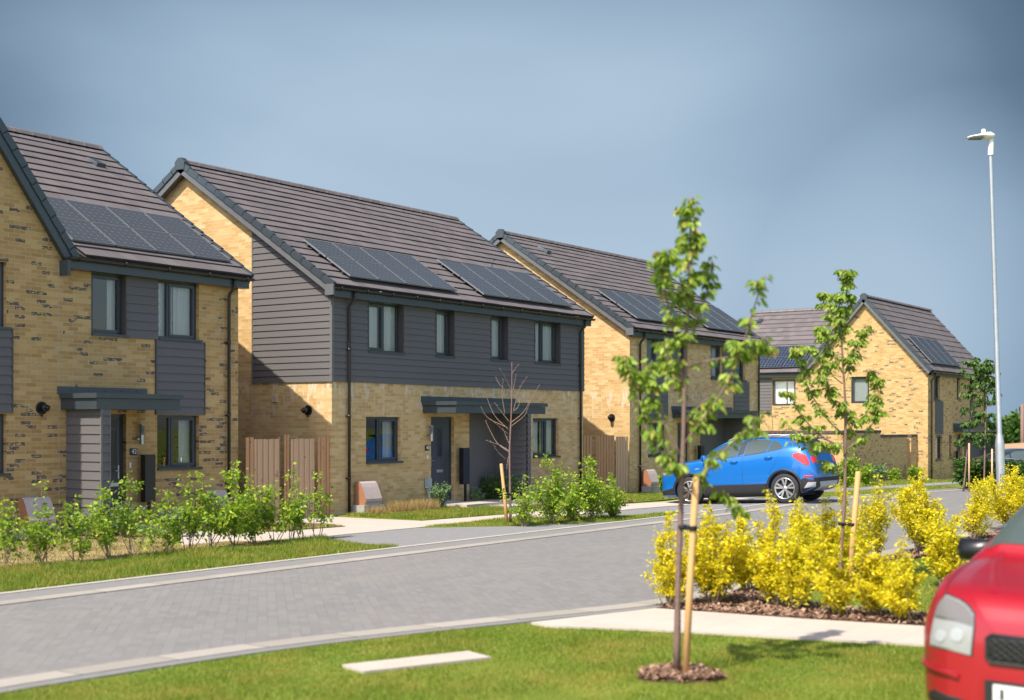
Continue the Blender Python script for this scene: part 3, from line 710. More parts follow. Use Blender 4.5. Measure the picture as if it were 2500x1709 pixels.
cladding(mb, GL, -1.0, 0, .14, 2.32); cladding(mb, front(-1.0), 6.28, 6.44, .14, 2.32); mb.poly([(6.44, -1, .14), (6.44, 0, .14), (6.44, 0, 2.32), (6.44, -1, 2.32)])
mb.build('porch_screen', M['clad'], h2)
mb = MB()
mb.poly([(5.16, -.01, .14), (6.3, -.01, .14), (6.3, -.01, 2.32), (5.16, -.01, 2.32)])
mb.build('porch_back_panel', M['clad'], h2)
wall_light(h2, F2, 3.46, 1.84); wall_light(h2, F2, 7.32, 1.84)
number_plate(h2, F2, 3.42, 1.475, '40', FR); number_plate(h2, F2, 7.10, 1.465, '38', FR)
mb = MB(); mb.box(3.42, 3.455, .002, .02, 1.20, 1.29, M=F2); mb.build('doorbell', M['white_plastic'], h2, bevel=.006)
mb = MB(); mb.box(7.16, 7.195, .002, .02, 1.20, 1.29, M=F2); mb.build('doorbell', M['white_plastic'], h2, bevel=.006)
meterpost(h2, F2, 3.39, 0); meterpost(h2, F2, 7.13, 0)
flue(h2, G2, .70, 2.36)
mb = MB(); mb.box(1.66, 1.82, .002, .03, 2.56, 2.74, M=G2); o = mb.build('air_vent', plain('cream_vent', (.55, .42, .22), .6), h2, bevel=.008)
mb = MB(); mb.tube([G2(1.74, .03, 2.65), G2(1.74, .036, 2.65)], .055, 16); mb.build('vent_grille', M['brown_lid'], o)
mb = MB(); mb.box(2.385, 2.395, .0015, .004, -.1, 3.0, M=G2); mb.build('movement_joint', M['kerb'], h2)
def rz(r): return 5.13 + (r + .24) * SL
solar_array(h2, alongx, .58, 4.60, .02, rz(.02), 1.50, rz(1.50), 4, 2)
solar_array(h2, alongx, 5.75, 10.05, .02, rz(.02), 1.58, rz(1.58), 4, 2)
mb = MB(); mb.tube([(8.6, 1.75, rz(1.75)), (8.6, 1.72, rz(1.75) + .22), (8.72, 1.7, rz(1.75) + .28)], .012, 6); mb.build('cable_entry', M['black'], h2)
# ================================================================== left house (number 42)
W1 = .35
h1 = empty('house', (-7.2, 5, 0), 'left brick house with number 42 by its door, cut by the photo edge', 'house', 'yellow brick houses with solar panels')
F1 = front(W1)
hol = [(-6.23, -5.44, 3.73, 4.88), (-4.64, -3.58, 3.73, 4.88), (-4.66, -3.58, 1.17, 2.22), (-5.88, -5.42, .14, 2.235),
       (-9.1, -8.03, 3.73, 4.88), (-9.1, -8.03, 1.17, 2.22)]
# front wall: eaves part to the right, gabled part to the left (one plane)
mb = MB(); wall_holes(mb, F1, -12.1, -2.50, -.2, 4.95, hol)
polywall(mb, F1, [(-6.75, 4.95), (-12.1, 4.95), (-11.95, 5.0), (-9.35, 8.48), (-6.75, 4.98)])
mb.poly([F1(-6.75, 0, 4.95), F1(-2.5, 0, 4.95), F1(-2.5, 0, 5.1), F1(-6.75, 0, 5.1)])
mb.build('front_wall', M['brick_gold'], h1)
mb = MB(); polywall(mb, gable(-2.50), [(W1, -.2), (W1 + 9.3, -.2), (W1 + 9.3, 5.1), (W1 + 4.65, 8.12), (W1, 5.06)])
mb.poly([(-12.1, W1, -.2), (-12.1, W1 + 9.3, -.2), (-12.1, W1 + 9.3, 5.1), (-12.1, W1, 5.1)]); mb.poly([(-12.1, W1 + 9.3, -.2), (-2.5, W1 + 9.3, -.2), (-2.5, W1 + 9.3, 5.1), (-12.1, W1 + 9.3, 5.1)])
mb.build('side_wall', M['brick_gold'], h1)
slope(h1, alongx, -9.3, -2.32, W1 - .24, 5.13, 5.0, 8.35, 17, a_of=lambda t: (-6.56 - t * 3.2 * .74, -2.32)); slope(h1, alongx, -9.3, -2.32, W1 + 9.54, 5.13, 5.0, 8.35, 17, name='rear_roof')
ridge(h1, alongx, -9.2, -2.34, 5.0, 8.40); verge(h1, alongx, -2.32, 1, W1 - .24, 5.13, 5.0, 8.35, 16, -2.5)
# gable facing the street
slope(h1, alongy, W1 - .16, 6.0, -6.58, 4.98, -9.35, 8.71, 14, name='gable_roof'); slope(h1, alongy, W1 - .16, 6.0, -12.12, 4.98, -9.35, 8.71, 14, name='gable_roof')
verge(h1, alongy, W1 - .16, -1, -6.58, 4.98, -9.35, 8.71, 14, W1, 'slate_trim'); verge(h1, alongy, W1 - .16, -1, -12.12, 4.98, -9.35, 8.71, 14, W1, 'slate_trim')  # bargeboards take the darker trim: shade on this street-facing gable put into colour
eaves(h1, F1, -6.86, -2.38, 5.13, .22)
mb = MB(); mb.box(-6.93, -6.865, 0, .24, 4.74, 5.02, M=F1); mb.build('box_end', M['slate_trim'], h1)
downpipe(h1, F1, -2.83, 5.13, 0)
window(h1, F1, -6.23, -5.44, 3.73, 4.88, None, cover='half'); window(h1, F1, -4.64, -3.58, 3.73, 4.88, .30)
window(h1, F1, -4.66, -3.58, 1.17, 2.22, .36, cover='half', label='lower window with a white box on its sill'); 
window(h1, F1, -9.1, -8.03, 3.73, 4.88, .5, cover='half'); window(h1, F1, -9.1, -8.03, 1.17, 2.22, .5, cover='half')
mb = MB(); mb.box(-3.86, -3.62, -.36, -.2, 1.19, 1.38, M=F1); mb.build('storage_box', M['white_plastic'], h1)
door(h1, F1, -5.88, -5.42, .14, 2.235, handle_left=False)
for a_, b_, c_, d_ in ((-5.43, -4.65, 3.70, 4.90), (-4.70, -3.46, 2.23, 3.69), (-9.2, -7.94, 2.24, 3.70)):
    cl = MB(); cladding(cl, F1, a_, b_, c_, d_, pitch=.165); cl.build('cladding', M['clad'], h1)
for a_, b_, c_, d_, e_2 in ((-4.72, -4.695, .0, 2.23, 3.70), (-3.465, -3.44, .0, 2.23, 3.70), (-7.945, -7.92, .0, 2.24, 3.72), (-5.46, -5.43, -.09, 3.73, 4.88)):
    tr = MB(); tr.box(a_, b_, e_2 * 0 + c_, .038, d_, e_2, M=F1); tr.build('cladding_trim', M['reveal'], h1)
canopy(h1, F1, -6.94, -4.93, 2.31, 2.60, 1.0)
mb = MB(); cladding(mb, gable(-6.76), W1 - .97, W1, .05, 2.31, pitch=.165); cladding(mb, front(W1 - .97), -6.79, -6.60, .05, 2.31, pitch=.165)
mb.poly([(-6.60, W1 - .97, .05), (-6.60, W1, .05), (-6.60, W1, 2.31), (-6.60, W1 - .97, 2.31)])
mb.build('porch_screen', M['clad'], h1)
mb = MB(); mb.box(-6.80, -6.76, W1 - 1.0, W1 - .97, .05, 2.31); mb.box(-6.615, -6.59, W1 - 1.005, W1 - .96, .05, 2.31); mb.build('corner_trim', M['clad_trim'], h1)
wall_light(h1, F1, -5.13, 1.86); number_plate(h1, F1, -5.25, 1.515, '42', FR)
mb = MB(); mb.box(-5.35, -5.315, .002, .02, 1.21, 1.31, M=F1); mb.build('doorbell', M['white_plastic'], h1, bevel=.006)
mb = MB(); mb.box(-6.945, -6.935, .0015, .004, -.1, 5.0, M=F1); mb.build('movement_joint', M['kerb'], h1)
flue(h1, F1, -7.32, 2.33)
def rz1(r): return 5.13 + (r - W1 + .24) * SL
solar_array(h1, alongx, -6.55, -2.60, .50, rz1(.50), 2.06, rz1(2.06), 4, 2, lift=.05)
roof_vent(h1, alongx, -3.10, 4.2, rz1(4.2), SL)
# ================================================================== third house (behind the foreground tree)
u3, W3, Z3 = 14.17, .45, -.09; L3 = 23.85; S3 = .665
h3 = empty('house', (19, 5, 0), 'third brick house from the left with an all brick gable, behind the blue car', 'house', 'yellow brick houses with solar panels')
F3 = front(W3, Z3); G3 = gable(u3, Z3)
hol = [(15.24, 16.60, 3.73, 4.90), (17.43, 18.0, 3.73, 4.90), (19.79, 20.69, 3.73, 4.90), (21.62, 22.60, 3.73, 4.90), (15.34, 16.57, 1.14, 2.2), (21.6, 22.6, 1.2, 2.2), (17.34, 18.22, .14, 2.2), (20.92, 21.2, .14, 2.2)]
mb = MB(); wall_holes(mb, F3, u3, L3, -.3, 5.10, hol); mb.build('front_wall', M['brick_buff'], h3)
gp = [(W3, -.3), (10.0, -.3), (10.0, 5.1), (5.22, 8.22), (W3, 5.04)]
mb = MB(); polywall(mb, G3, gp); mb.build('gable_wall', M['brick_buff'], h3)
mb = MB(); polywall(mb, gable(L3, Z3), gp); mb.poly([(u3, 10, -.4), (L3, 10, -.4), (L3, 10, 5.0), (u3, 10, 5.0)]); mb.build('rear_wall', M['brick_buff'], h3)
def rz3(r): return Z3 + 5.13 + (r - W3 + .24) * S3
zr3 = rz3(5.22)
slope(h3, alongx, u3 - .2, L3 + .16, W3 - .24, Z3 + 5.13, 5.22, zr3, 18); slope(h3, alongx, u3 - .2, L3 + .16, 10.25, Z3 + 5.13, 5.22, zr3, 18, name='rear_roof')
ridge(h3, alongx, u3 - .12, L3 + .14, 5.22, zr3 + .05)
verge(h3, alongx, u3 - .2, -1, W3 - .24, Z3 + 5.13, 5.22, zr3, 17, u3); verge(h3, alongx, u3 - .2, -1, 10.25, Z3 + 5.13, 5.22, zr3, 17, u3); apex_cap(h3, alongx, u3 - .2, -1, 5.22, zr3 + .03)
verge(h3, alongx, L3 + .16, 1, W3 - .24, Z3 + 5.13, 5.22, zr3, 17, L3)
eaves(h3, F3, u3 - .16, L3 + .12, 5.13, .22); downpipe(h3, F3, 14.7, 5.13, -.1); downpipe(h3, F3, 23.62, 5.13, -.1)
mb = MB(); mb.box(u3 - .25, u3 - .2, 0, .26, 4.90, 5.12, M=F3); mb.build('box_end', M['barge'], h3)
window(h3, F3, 15.24, 16.60, 3.73, 4.90, .5, cover='blind'); window(h3, F3, 17.43, 18.0, 3.73, 4.90); window(h3, F3, 19.79, 20.69, 3.73, 4.90); window(h3, F3, 21.62, 22.60, 3.73, 4.90, cover='blind')
window(h3, F3, 15.34, 16.57, 1.14, 2.2, .5); window(h3, F3, 21.6, 22.6, 1.2, 2.2, .3, cover='blind')
door(h3, F3, 17.34, 18.22, .14, 2.2); door(h3, F3, 20.92, 21.2, .14, 2.2)
for a_, b_, c_, d_ in ((16.62, 17.42, 3.70, 4.92), (15.28, 16.65, 2.3, 3.69), (20.70, 21.6, 3.70, 4.92), (21.60, 22.9, 2.22, 3.69)):
    cl = MB(); cladding(cl, F3, a_, b_, c_, d_); cl.build('cladding', M['clad'], h3)
canopy(h3, F3, 16.94, 21.12 + .35, 2.36, 2.62, 1.0)
mb = MB(); cladding(mb, gable(20.75), W3 - 1.0, W3, .0, 2.3); cladding(mb, front(W3 - 1.0), 20.75, 20.9, .0, 2.3); mb.poly([(19.0, W3 - .01, 0), (20.75, W3 - .01, 0), (20.75, W3 - .01, 2.25), (19.0, W3 - .01, 2.25)]); mb.build('porch_screen', M['clad'], h3)
mb = MB(); mb.box(18.885, 18.897, .0015, .004, -.2, 5.0, M=F3); mb.box(2.42, 2.432, .0015, .004, -.2, 6.3, M=G3); mb.build('movement_joint', M['kerb'], h3)
wall_light(h3, F3, 21.35, 1.84); flue(h3, G3, 1.09, 2.36)
solar_array(h3, alongx, 14.85, 18.90, .62, rz3(.62), 2.15, rz3(2.15), 4, 2); solar_array(h3, alongx, 19.85, 23.75, .62, rz3(.62), 2.15, rz3(2.15), 4, 2)
roof_vent(h3, alongx, 15.4, 4.45, rz3(4.45), S3); roof_vent(h3, alongx, 23.2, 4.6, rz3(4.6), S3)
# ================================================================== corner house at the end of the street
u5, W5, Z5 = 38.3, -1.22, -.52; L5 = 47.3
h5 = empty('house', (43, 2, Z5), 'far corner house at right with steep flecked brick gable and a wing at its left', 'house', 'yellow brick houses with solar panels')
F5 = front(W5); G5 = gable(u5)
wr5 = 1.69; ze5 = 4.55; zr5 = 8.0; we5 = 4.6
mb = MB(); wall_holes(mb, F5, u5, L5 - .6, -.9, ze5, [(39.1, 40.05, 3.20, 4.33), (39.4, 40.4, .42, 1.58), (42.68, 43.2, 3.3, 4.33), (41.5, 41.95, .5, 1.58), (42.65, 43.5, -.45, 1.6), (44.8, 45.6, 3.2, 4.33)], depth=.12)
mb.build('front_wall', M['brick_fleck'], h5)
mb = MB(); wall_holes(mb, G5, W5, 10.0, -.9, 4.42, [(1.5, 2.36, 3.06, 4.29), (5.11, 6.3, 2.98, 4.24)], depth=.12)
polywall(mb, G5, [(W5, 4.42), (we5, 4.42), (we5, 4.6), (wr5, zr5 - .2), (W5, 4.48)]); mb.poly([G5(we5, 0, 4.42), G5(10, 0, 4.42), G5(10, 0, 4.6), G5(we5, 0, 4.6)])
mb.build('gable_wall', M['brick_fleck'], h5)
mb = MB(); polywall(mb, gable(L5 + .4), [(W5, -.9), (10, -.9), (10, 4.6), (we5, 4.6), (wr5, zr5 - .2), (W5, 4.45)]); mb.poly([(u5, 10, -.9), (L5, 10, -.9), (L5, 10, 4.6), (u5, 10, 4.6)])
mb.poly([(L5 - .6, W5, 1.6), (L5 + .4, W5, 1.6), (L5 + .4, W5, 4.5), (L5 - .6, W5, 4.5)])
mb.build('rear_wall', M['brick_fleck'], h5)
slope(h5, alongx, u5 - .2, L5 + .55, W5 - .24, 4.50, wr5, zr5, 12); slope(h5, alongx, u5 - .2, L5 + .55, we5 + .24, 4.50, wr5, zr5, 12, name='rear_roof')
ridge(h5, alongx, u5 - .15, L5 + .55, wr5, zr5 + .05)
verge(h5, alongx, u5 - .2, -1, W5 - .24, 4.50, wr5, zr5, 12, u5); verge(h5, alongx, u5 - .2, -1, we5 + .24, 4.50, wr5, zr5, 12, u5); apex_cap(h5, alongx, u5 - .2, -1, wr5, zr5 + .04)
# wing with its eaves on the gable plane: roof rises along +X
slope(h5, alongy, 4.4, 9.4, u5 - .24, 4.55, u5 + 4.7, 7.92, 14, name='wing_roof'); slope(h5, alongy, 4.4, 9.4, u5 + 9.6, 4.55, u5 + 4.7, 7.92, 14, name='wing_roof')
ridge(h5, alongy, 3.0, 9.4, u5 + 4.7, 7.97)
eaves(h5, G5, 4.65, 9.3, 4.60, .22); eaves(h5, F5, u5 - .1, L5 + .45, 4.50, .22, drop=.15)
downpipe(h5, F5, 38.62, 4.5, -.5); downpipe(h5, F5, 47.2, 4.5, -.5)
window(h5, G5, 1.5, 2.36, 3.06, 4.29, cover='blind', sill=False); window(h5, G5, 5.11, 6.3, 2.98, 4.24, sill=False)
for Mf_, a_, b_, c_, d_ in ((G5, 6.32, 8.8, 2.62, 4.30), (F5, 39.35, 40.5, 1.62, 3.15), (F5, 44.8, 45.6, 1.95, 3.15)):
    cl = MB(); cladding(cl, Mf_, a_, b_, c_, d_); cl.build('cladding', M['clad'], h5)
window(h5, F5, 39.1, 40.05, 3.20, 4.33, cover='blind'); window(h5, F5, 39.4, 40.4, .42, 1.58); window(h5, F5, 42.68, 43.2, 3.3, 4.33, cover='none'); window(h5, F5, 41.5, 41.95, .5, 1.58, cover='none'); window(h5, F5, 44.8, 45.6, 3.2, 4.33, cover='none')
door(h5, F5, 42.65, 43.5, -.45, 1.6)
canopy(h5, F5, 42.1, 47.2, 1.72, 2.0, .95)
mb = MB(); mb.poly([(43.9, W5 - .01, -.5), (47.0, W5 - .01, -.5), (47.0, W5 - .01, 1.72), (43.9, W5 - .01, 1.72)]); mb.poly([(47.0, W5, -.5), (47.0, W5 - .95, -.5), (47.0, W5 - .95, 1.72), (47.0, W5, 1.72)]); mb.build('porch_screen', M['clad'], h5)
mb = MB(); mb.box(4.165, 4.18, .0015, .004, -.2, 4.5, M=G5); mb.build('movement_joint', M['kerb'], h5)
s5 = (zr5 - 4.5) / (wr5 - W5 + .24)
def rz5(r): return 4.5 + (r - W5 + .24) * s5
solar_array(h5, alongx, 38.75, 43.1, -1.2, rz5(-1.2), -.05, rz5(-.05), 4, 2)
s4 = (7.92 - 4.55) / 4.94
solar_array(h5, alongy, 4.75, 8.7, u5 + .02, 4.55 + .26 * s4, u5 + 1.62, 4.55 + 1.86 * s4, 4, 2, mat='solar_dark')
roof_vent(h5, alongy, 8.67, u5 + 3.9, 4.55 + 4.14 * s4, s4)
# ------------------------------------------------------------------ garden wall in front of the corner house
gw = empty('garden_wall', (33, -.6, -.4), 'long flecked brick garden wall with dark brick coping stepping down beside the corner house', 'wall')
mb = MB(); mb.box(29.2, 33.5, -.72, -.5, -.8, 1.72); mb.box(33.5, 36.9, -.72, -.5, -.8, 1.52); mb.box(37.5, 38.28, -.72, -.5, -.8, 1.52); mb.box(29.2, 29.42, -.498, 5.2, -.8, 1.70)
mb.build('wall', M['brick_fleck'], gw)
mb = MB(); mb.box(29.17, 33.53, -.75, -.47, 1.72, 1.83); mb.box(33.53, 36.93, -.75, -.47, 1.52, 1.63); mb.box(37.47, 38.3, -.75, -.47, 1.52, 1.63); mb.box(29.17, 29.45, -.467, 5.2, 1.70, 1.81); mb.build('coping', M['coping'], gw)
mb = MB()
for i in range(5): mb.box(36.94 + i * .11, 37.03 + i * .11, -.64, -.60 - .012 * (i % 2), -.5, 1.45)
mb.build('timber_gate', M['fence'], gw)
# ------------------------------------------------------------------ timber fences with gates
def fence(name, lab, segs, z0, h, loc):
    e_ = empty(name, loc, lab, 'fence')
    rnd = random.Random(5)
    for kind, u0, v0, u1, v1 in segs:
        mb = MB(); L = math.hypot(u1 - u0, v1 - v0); n = max(2, round(L / (.085 if kind != 'post' else .2))); du, dv = (u1 - u0) / L, (v1 - v0) / L
        for i in range(n):
            a, b = L * i / n, L * (i + 1) / n + .012; t = .012 + .02 * (i % 2)
            hh = h + rnd.uniform(-.004, .004) + (.05 if kind == 'post' else 0) - (.04 if kind == 'gate' else 0)
            def Mx(x, y, z, a=a): return (u0 + du * x + dv * y, v0 + dv * x - du * y, z)
            mb.box(a, b - .026, 0, t, z0, z0 + hh, M=Mx)
        if kind == 'gate':
            o = mb.build('gate', M['fence_pale'], e_)
            g = MB(); x = L - .08; p = (u0 + du * x + dv * .05, v0 + dv * x - du * .05, z0 + 1.02)
            g.lathe([(.045, -.006), (.052, 0), (.045, .006), (.038, 0), (.045, -.006)], p, 16, axis='y'); g.build('ring_latch', M['steel'], o)
        else:
            mb.build('post' if kind == 'post' else 'fence_panel', M['fence'], e_)
    return e_
fence('timber_fence', 'brown timber fence with two pale gates between the left house and the middle pair', [('panel', -2.48, .15, -2.29, .12), ('gate', -2.29, .10, -1.55, .10), ('panel', -1.55, .12, -1.36, .30), ('post', -1.34, .16, -1.20, .16), ('gate', -1.20, .10, -.46, .10), ('panel', -.46, .12, -.33, .26), ('panel', -.33, .12, -.01, .08)], -.03, 1.80, (-1.2, .12, 0))
fence('timber_fence', 'brown timber fence with a pale gate between the middle pair and the third house', [('panel', 10.7, .5, 11.98, .5), ('panel', 11.98, .5, 12.2, .72), ('panel', 12.22, .5, 13.3, .5), ('gate', 13.36, .48, 14.10, .48)], -.10, 1.82, (12.4, .5, -.1))
# ------------------------------------------------------------------ brown meter boxes on concrete plinths
def meterbox(lab, u, w, z, s=1.0):
    e_ = empty('meter_box', (u, w, z), lab, 'meter box', 'brown gas meter boxes by the front walls')
    def Mx(x, y, q): return (u + x * s, w - y * s, z + q * s)
    b = MB(); b.box(-.36, .36, .0, .40, -.1, .22, M=Mx); b.build('plinth', M['concrete'], e_, bevel=.01)
    prof = [(.05, .22), (.05, .74), (.16, .75), (.22, .71), (.27, .62), (.38, .36), (.38, .30), (.34, .27), (.34, .22)]
    sd = MB()
    for x in (-.27, .27): sd.poly([Mx(x, p[0], p[1]) for p in prof])
    sd.poly([Mx(-.27, .05, .22), Mx(.27, .05, .22), Mx(.27, .05, .74), Mx(-.27, .05, .74)]); sd.build('box_body', M['brown_box'], e_)
    l = MB(); P = [[Mx(x, p[0], p[1]) for p in prof[1:]] for x in (-.28, .28)]; l.grid(P, smooth=False)
    l.poly([Mx(x, p[0] + .002, p[1]) for x, p in ((-.28, prof[1]), (.28, prof[1]), (.28, prof[2]), (-.28, prof[2]))]); l.build('lid', M['brown_lid'], e_)
    p = MB(); p.tube([Mx(.50, .06, 0), Mx(.50, .06, .38)], .035, 8); p.build('vent_pipe', M['black'], e_)
    return e_
meterbox('brown meter box under the ground floor window of number 40', .98, -.02, 0)
meterbox('brown meter box by the left corner of the third house', 15.1, .42, -.1, .98)
meterbox('brown meter box half hidden by the leftmost hedge plants', -7.60, .30, 0, 1.0)
meterbox('brown meter box behind the hedge at the right corner of number 42', -3.35, .30, 0, .95)
def parcel(lab, u, w, z):
    e_ = empty('post_box', (u, w, z), lab, 'post box', 'black boxes on posts beside the front doors')
    b = MB(); b.box(u - .125, u + .125, w - .13, w, z + .42, z + 1.30); b.box(u - .13, u + .13, w - .12, w + .01, z + 1.30, z + 1.33); b.build('box', M['black'], e_, bevel=.008)
    p = MB(); p.box(u - .025, u + .025, w - .12, w - .07, z - .02, z + .42); p.build('post', M['black'], e_)
parcel('tall black box on a post right of door 40 in the middle pair', 4.70, -.12, .13)
parcel('tall black box on a post under the number 42 plate', -5.05, .22, .13)
parcel('tall black box on a post right of the third house door', 18.62, .30, .02)
parcel('tall black box on a post by the far corner house door', 42.25, -1.32, -.5)
# ================================================================== ground
def ears(pts):
    area = lambda a, b, c: (b[0] - a[0]) * (c[1] - a[1]) - (b[1] - a[1]) * (c[0] - a[0])
    n = len(pts); A = sum(pts[i][0] * pts[(i + 1) % n][1] - pts[(i + 1) % n][0] * pts[i][1] for i in range(n))
    idx = list(range(n)) if A > 0 else list(range(n))[::-1]; out = []
    while len(idx) > 3:
        best = None
        for k in range(len(idx)):
            i, j, l = idx[k - 1], idx[k], idx[(k + 1) % len(idx)]; a, b, c = pts[i], pts[j], pts[l]
            if area(a, b, c) <= 1e-9: continue
            if any(area(a, b, pts[q]) >= -1e-12 and area(b, c, pts[q]) >= -1e-12 and area(c, a, pts[q]) >= -1e-12 for q in idx if q not in (i, j, l)): continue
            best = k; break
        if best is None:
            best = next((k for k in range(len(idx)) if abs(area(pts[idx[k - 1]], pts[idx[k]], pts[idx[(k + 1) % len(idx)]])) < 1e-9), None)
            if best is None: raise RuntimeError('tessellation')
            idx.pop(best); continue
        out.append((idx[best - 1], idx[best], idx[(best + 1) % len(idx)])); idx.pop(best)
    out.append(tuple(idx)); return out
def sheet(name, pts, mat, h, step=2.0, kind='structure'):
    bm = bmesh.new(); vs = [bm.verts.new((u, w, 0)) for u, w in pts]
    for t_ in ears(pts): bm.faces.new([vs[i] for i in t_])
    us = [p[0] for p in pts]; ws = [p[1] for p in pts]
    def cut(lo, hi, ax):
        k = math.ceil(lo / step) * step
        while k < hi:
            co = Vector((k, 0, 0)) if ax == 0 else Vector((0, k, 0)); no = Vector((1, 0, 0)) if ax == 0 else Vector((0, 1, 0))
            bmesh.ops.bisect_plane(bm, geom=bm.verts[:] + bm.edges[:] + bm.faces[:], plane_co=co, plane_no=no); k += step
    cut(min(us), max(us), 0); cut(min(ws), max(ws), 1)
    for v in bm.verts: v.co.z = gz(v.co.x, v.co.y) + h
    bmesh.ops.recalc_face_normals(bm, faces=bm.faces)
    if sum(f.normal.z for f in bm.faces) < 0: bmesh.ops.reverse_faces(bm, faces=bm.faces[:])
    be = [e for e in bm.edges if e.is_boundary]
    ex = bmesh.ops.extrude_edge_only(bm, edges=be)
    for v in [g for g in ex['geom'] if isinstance(g, bmesh.types.BMVert)]: v.co.z -= .035
    me = bpy.data.meshes.new(name); bm.to_mesh(me); bm.free(); me.materials.append(mat)
    o = bpy.data.objects.new(name, me); link(o); o['kind'] = kind; return o
# base terrain
xs = np.concatenate([np.arange(-60, 60, 1.5), np.arange(60, 120, 6), np.array([120, 200, 400, 900, 1800])]); ys = np.concatenate([np.array([-900, -300, -120]), np.arange(-60, 40, 1.5), np.arange(40, 120, 6), np.array([120, 200, 400, 900, 1600])])
V = np.array([(x, y, gz(x, y) - .008) for y in ys for x in xs]); nx = len(xs)
F = [(j * nx + i, j * nx + i + 1, (j + 1) * nx + i + 1, (j + 1) * nx + i) for j in range(len(ys) - 1) for i in range(nx - 1)]
o = nmesh('ground', V, F, M['lawn'], smooth=True); o['kind'] = 'structure'
near_in = [(-40, -10.9), (-22, -10.95), (-18, -10.98), (-16.04, -11.02), (-14.85, -11.15), (-13.9, -11.30), (-13.05, -11.51), (-12.1, -11.82), (-11.1, -12.17), (-10.5, -12.38), (-10.0, -12.57), (-9.3, -12.80), (-8.47, -12.94), (-7, -13.0), (60, -13.0)]
road = near_in + [(60, -7.1), (-40, -7.1)]
sheet('road', road, M['road'], .000)
sheet('far_kerb', [(-40, -7.1), (60, -7.1), (60, -6.82), (-40, -6.82)], M['kerbstone'], .012)
sheet('far_edging', [(-40, -6.818), (60, -6.818), (60, -6.26), (-40, -6.26)], M['sett'], .004)
sheet('far_edging_kerb', [(-40, -6.258), (60, -6.258), (60, -6.14), (-40, -6.14)], M['kerb'], .014)
def offs(line, d): return [(u, w - d) for u, w in line]
sheet('near_kerb', near_in + offs(near_in, .30)[::-1], M['kerbstone'], .012)
sheet('near_edging', offs(near_in, .302) + offs(near_in, .46)[::-1], M['sett'], .006)
sheet('footpath', [(-11.1, -12.75), (-9.45, -13.28), (-9.3, -14.9), (-9.08, -16.2), (-8.8, -24), (-9.9, -24), (-10.22, -16.5), (-10.5, -15.3), (-10.86, -13.85), (-11.2, -13.05)], M['slab'], .016)
sheet('mulch_bed', [(-9.43, -13.30), (-7.0, -13.47), (20, -13.47), (20, -14.0), (-6.4, -13.75), (-8.1, -14.0), (-8.3, -15.2), (-8.0, -17.5), (-7.7, -24), (-8.78, -24), (-9.06, -16.2), (-9.28, -14.9)], M['mulch'], .02)
sheet('driveway', [(-18, -17.6), (-10.4, -17.6), (-10.0, -24), (-18, -24)], M['drive'], -.01)
sheet('driveway', [(-5.1, -6.138), (-4.9, -4.9), (-4.2, -3.7), (-1.6, -3.74), (-.3, -4.95), (1.3, -5.75), (2.6, -6.138)], M['drive'], .002)
sheet('driveway', [(2.6, -6.138), (1.3, -5.75), (3.6, -5.4), (2.2, -4.4), (5.5, -4.3), (12.9, -4.3), (13.6, -6.138)], M['drive'], .000)
sheet('slab_path', [(-7.1, -3.1), (-6.0, -1.8), (-5.45, .3), (-4.6, .3), (-4.7, -1.6), (-4.0, -2.3), (-2.1, -2.45), (-1.9, .05), (-.25, .05), (-.15, -2.65), (2.6, -2.95), (5.2, -2.9), (12.8, -2.9), (12.8, -4.28), (2.2, -4.28), (1.2, -3.78), (-4.2, -3.68), (-5.4, -3.5)], M['slab'], .012)
mb = MB(); mb.box(3.5, 6.0, -1.15, -.01, -.05, .125); mb.box(4.4, 5.6, -1.75, -1.152, -.05, .065); mb.box(6.2, 7.9, -.95, -.01, -.05, .125); mb.box(6.3, 7.4, -1.5, -.952, -.05, .065)
o = mb.build('door_steps', M['slab'], bevel=.008); o['kind'] = 'structure'
mb = MB(); mb.box(-5.95, -4.9, -.55, .345, -.05, .125); mb.box(-5.9, -4.95, -1.1, -.552, -.05, .065); o = mb.build('door_steps', M['slab'], bevel=.008); o['kind'] = 'structure'
sheet('dry_lawn', [(-14, -3.95), (-5.3, -3.95), (-6.0, -3.0), (-7.3, -3.05), (-6.2, -1.7), (-5.7, -.9), (-5.7, .3), (-14, .3)], M['dry'], .014)
sheet('dry_lawn', [(-4.1, -1.85), (-2.15, -2.3), (-2.0, .2), (-4.3, .2), (-4.6, -1.2)], M['dry'], .014)
sheet('front_lawn', [(-.02, -.35), (-.12, -2.6), (2.6, -2.9), (3.9, -2.1), (4.35, -1.2), (3.4, -.35), (3.3, -.02), (0, -.02)], M['lawn'], .02)
sheet('mulch_bed', [(4.5, -1.9), (6.2, -2.7), (9.0, -2.6), (10.6, -.02), (7.9, -.02), (7.6, -1.55), (5.7, -1.8)], M['mulch'], .02)
sheet('grass_strip', [(-1.6, -3.78), (1.2, -3.80), (2.2, -4.6), (3.6, -5.35), (5.2, -5.9), (5.2, -6.13), (2.6, -6.13), (1.3, -5.74), (-.3, -4.93)], M['lawn'], .022)
sheet('grass_strip', [(12.95, -4.4), (27, -4.9), (27, -6.13), (13.6, -6.13)], M['lawn'], .022)
sheet('front_lawn', [(8.6, -2.62), (11.8, -2.6), (13.9, -.1), (14.1, .4), (10.8, .45), (10.8, -.02)], M['lawn'], .016)
sheet('front_lawn', [(14.2, .4), (12.9, -2.6), (17, -2.7), (23, -2.4), (23.5, .42)], M['lawn'], .016)
sheet('footway', [(12.82, -2.92), (50, -2.92), (50, -4.28), (12.82, -4.28)], M['drive'], .006)
sheet('footway_edging', [(24, -3.75), (50, -3.75), (50, -3.6), (24, -3.6)], M['kerb'], .014)
sl = MB(); sl.box(-.62, .62, -.19, .19, -.02, .018)
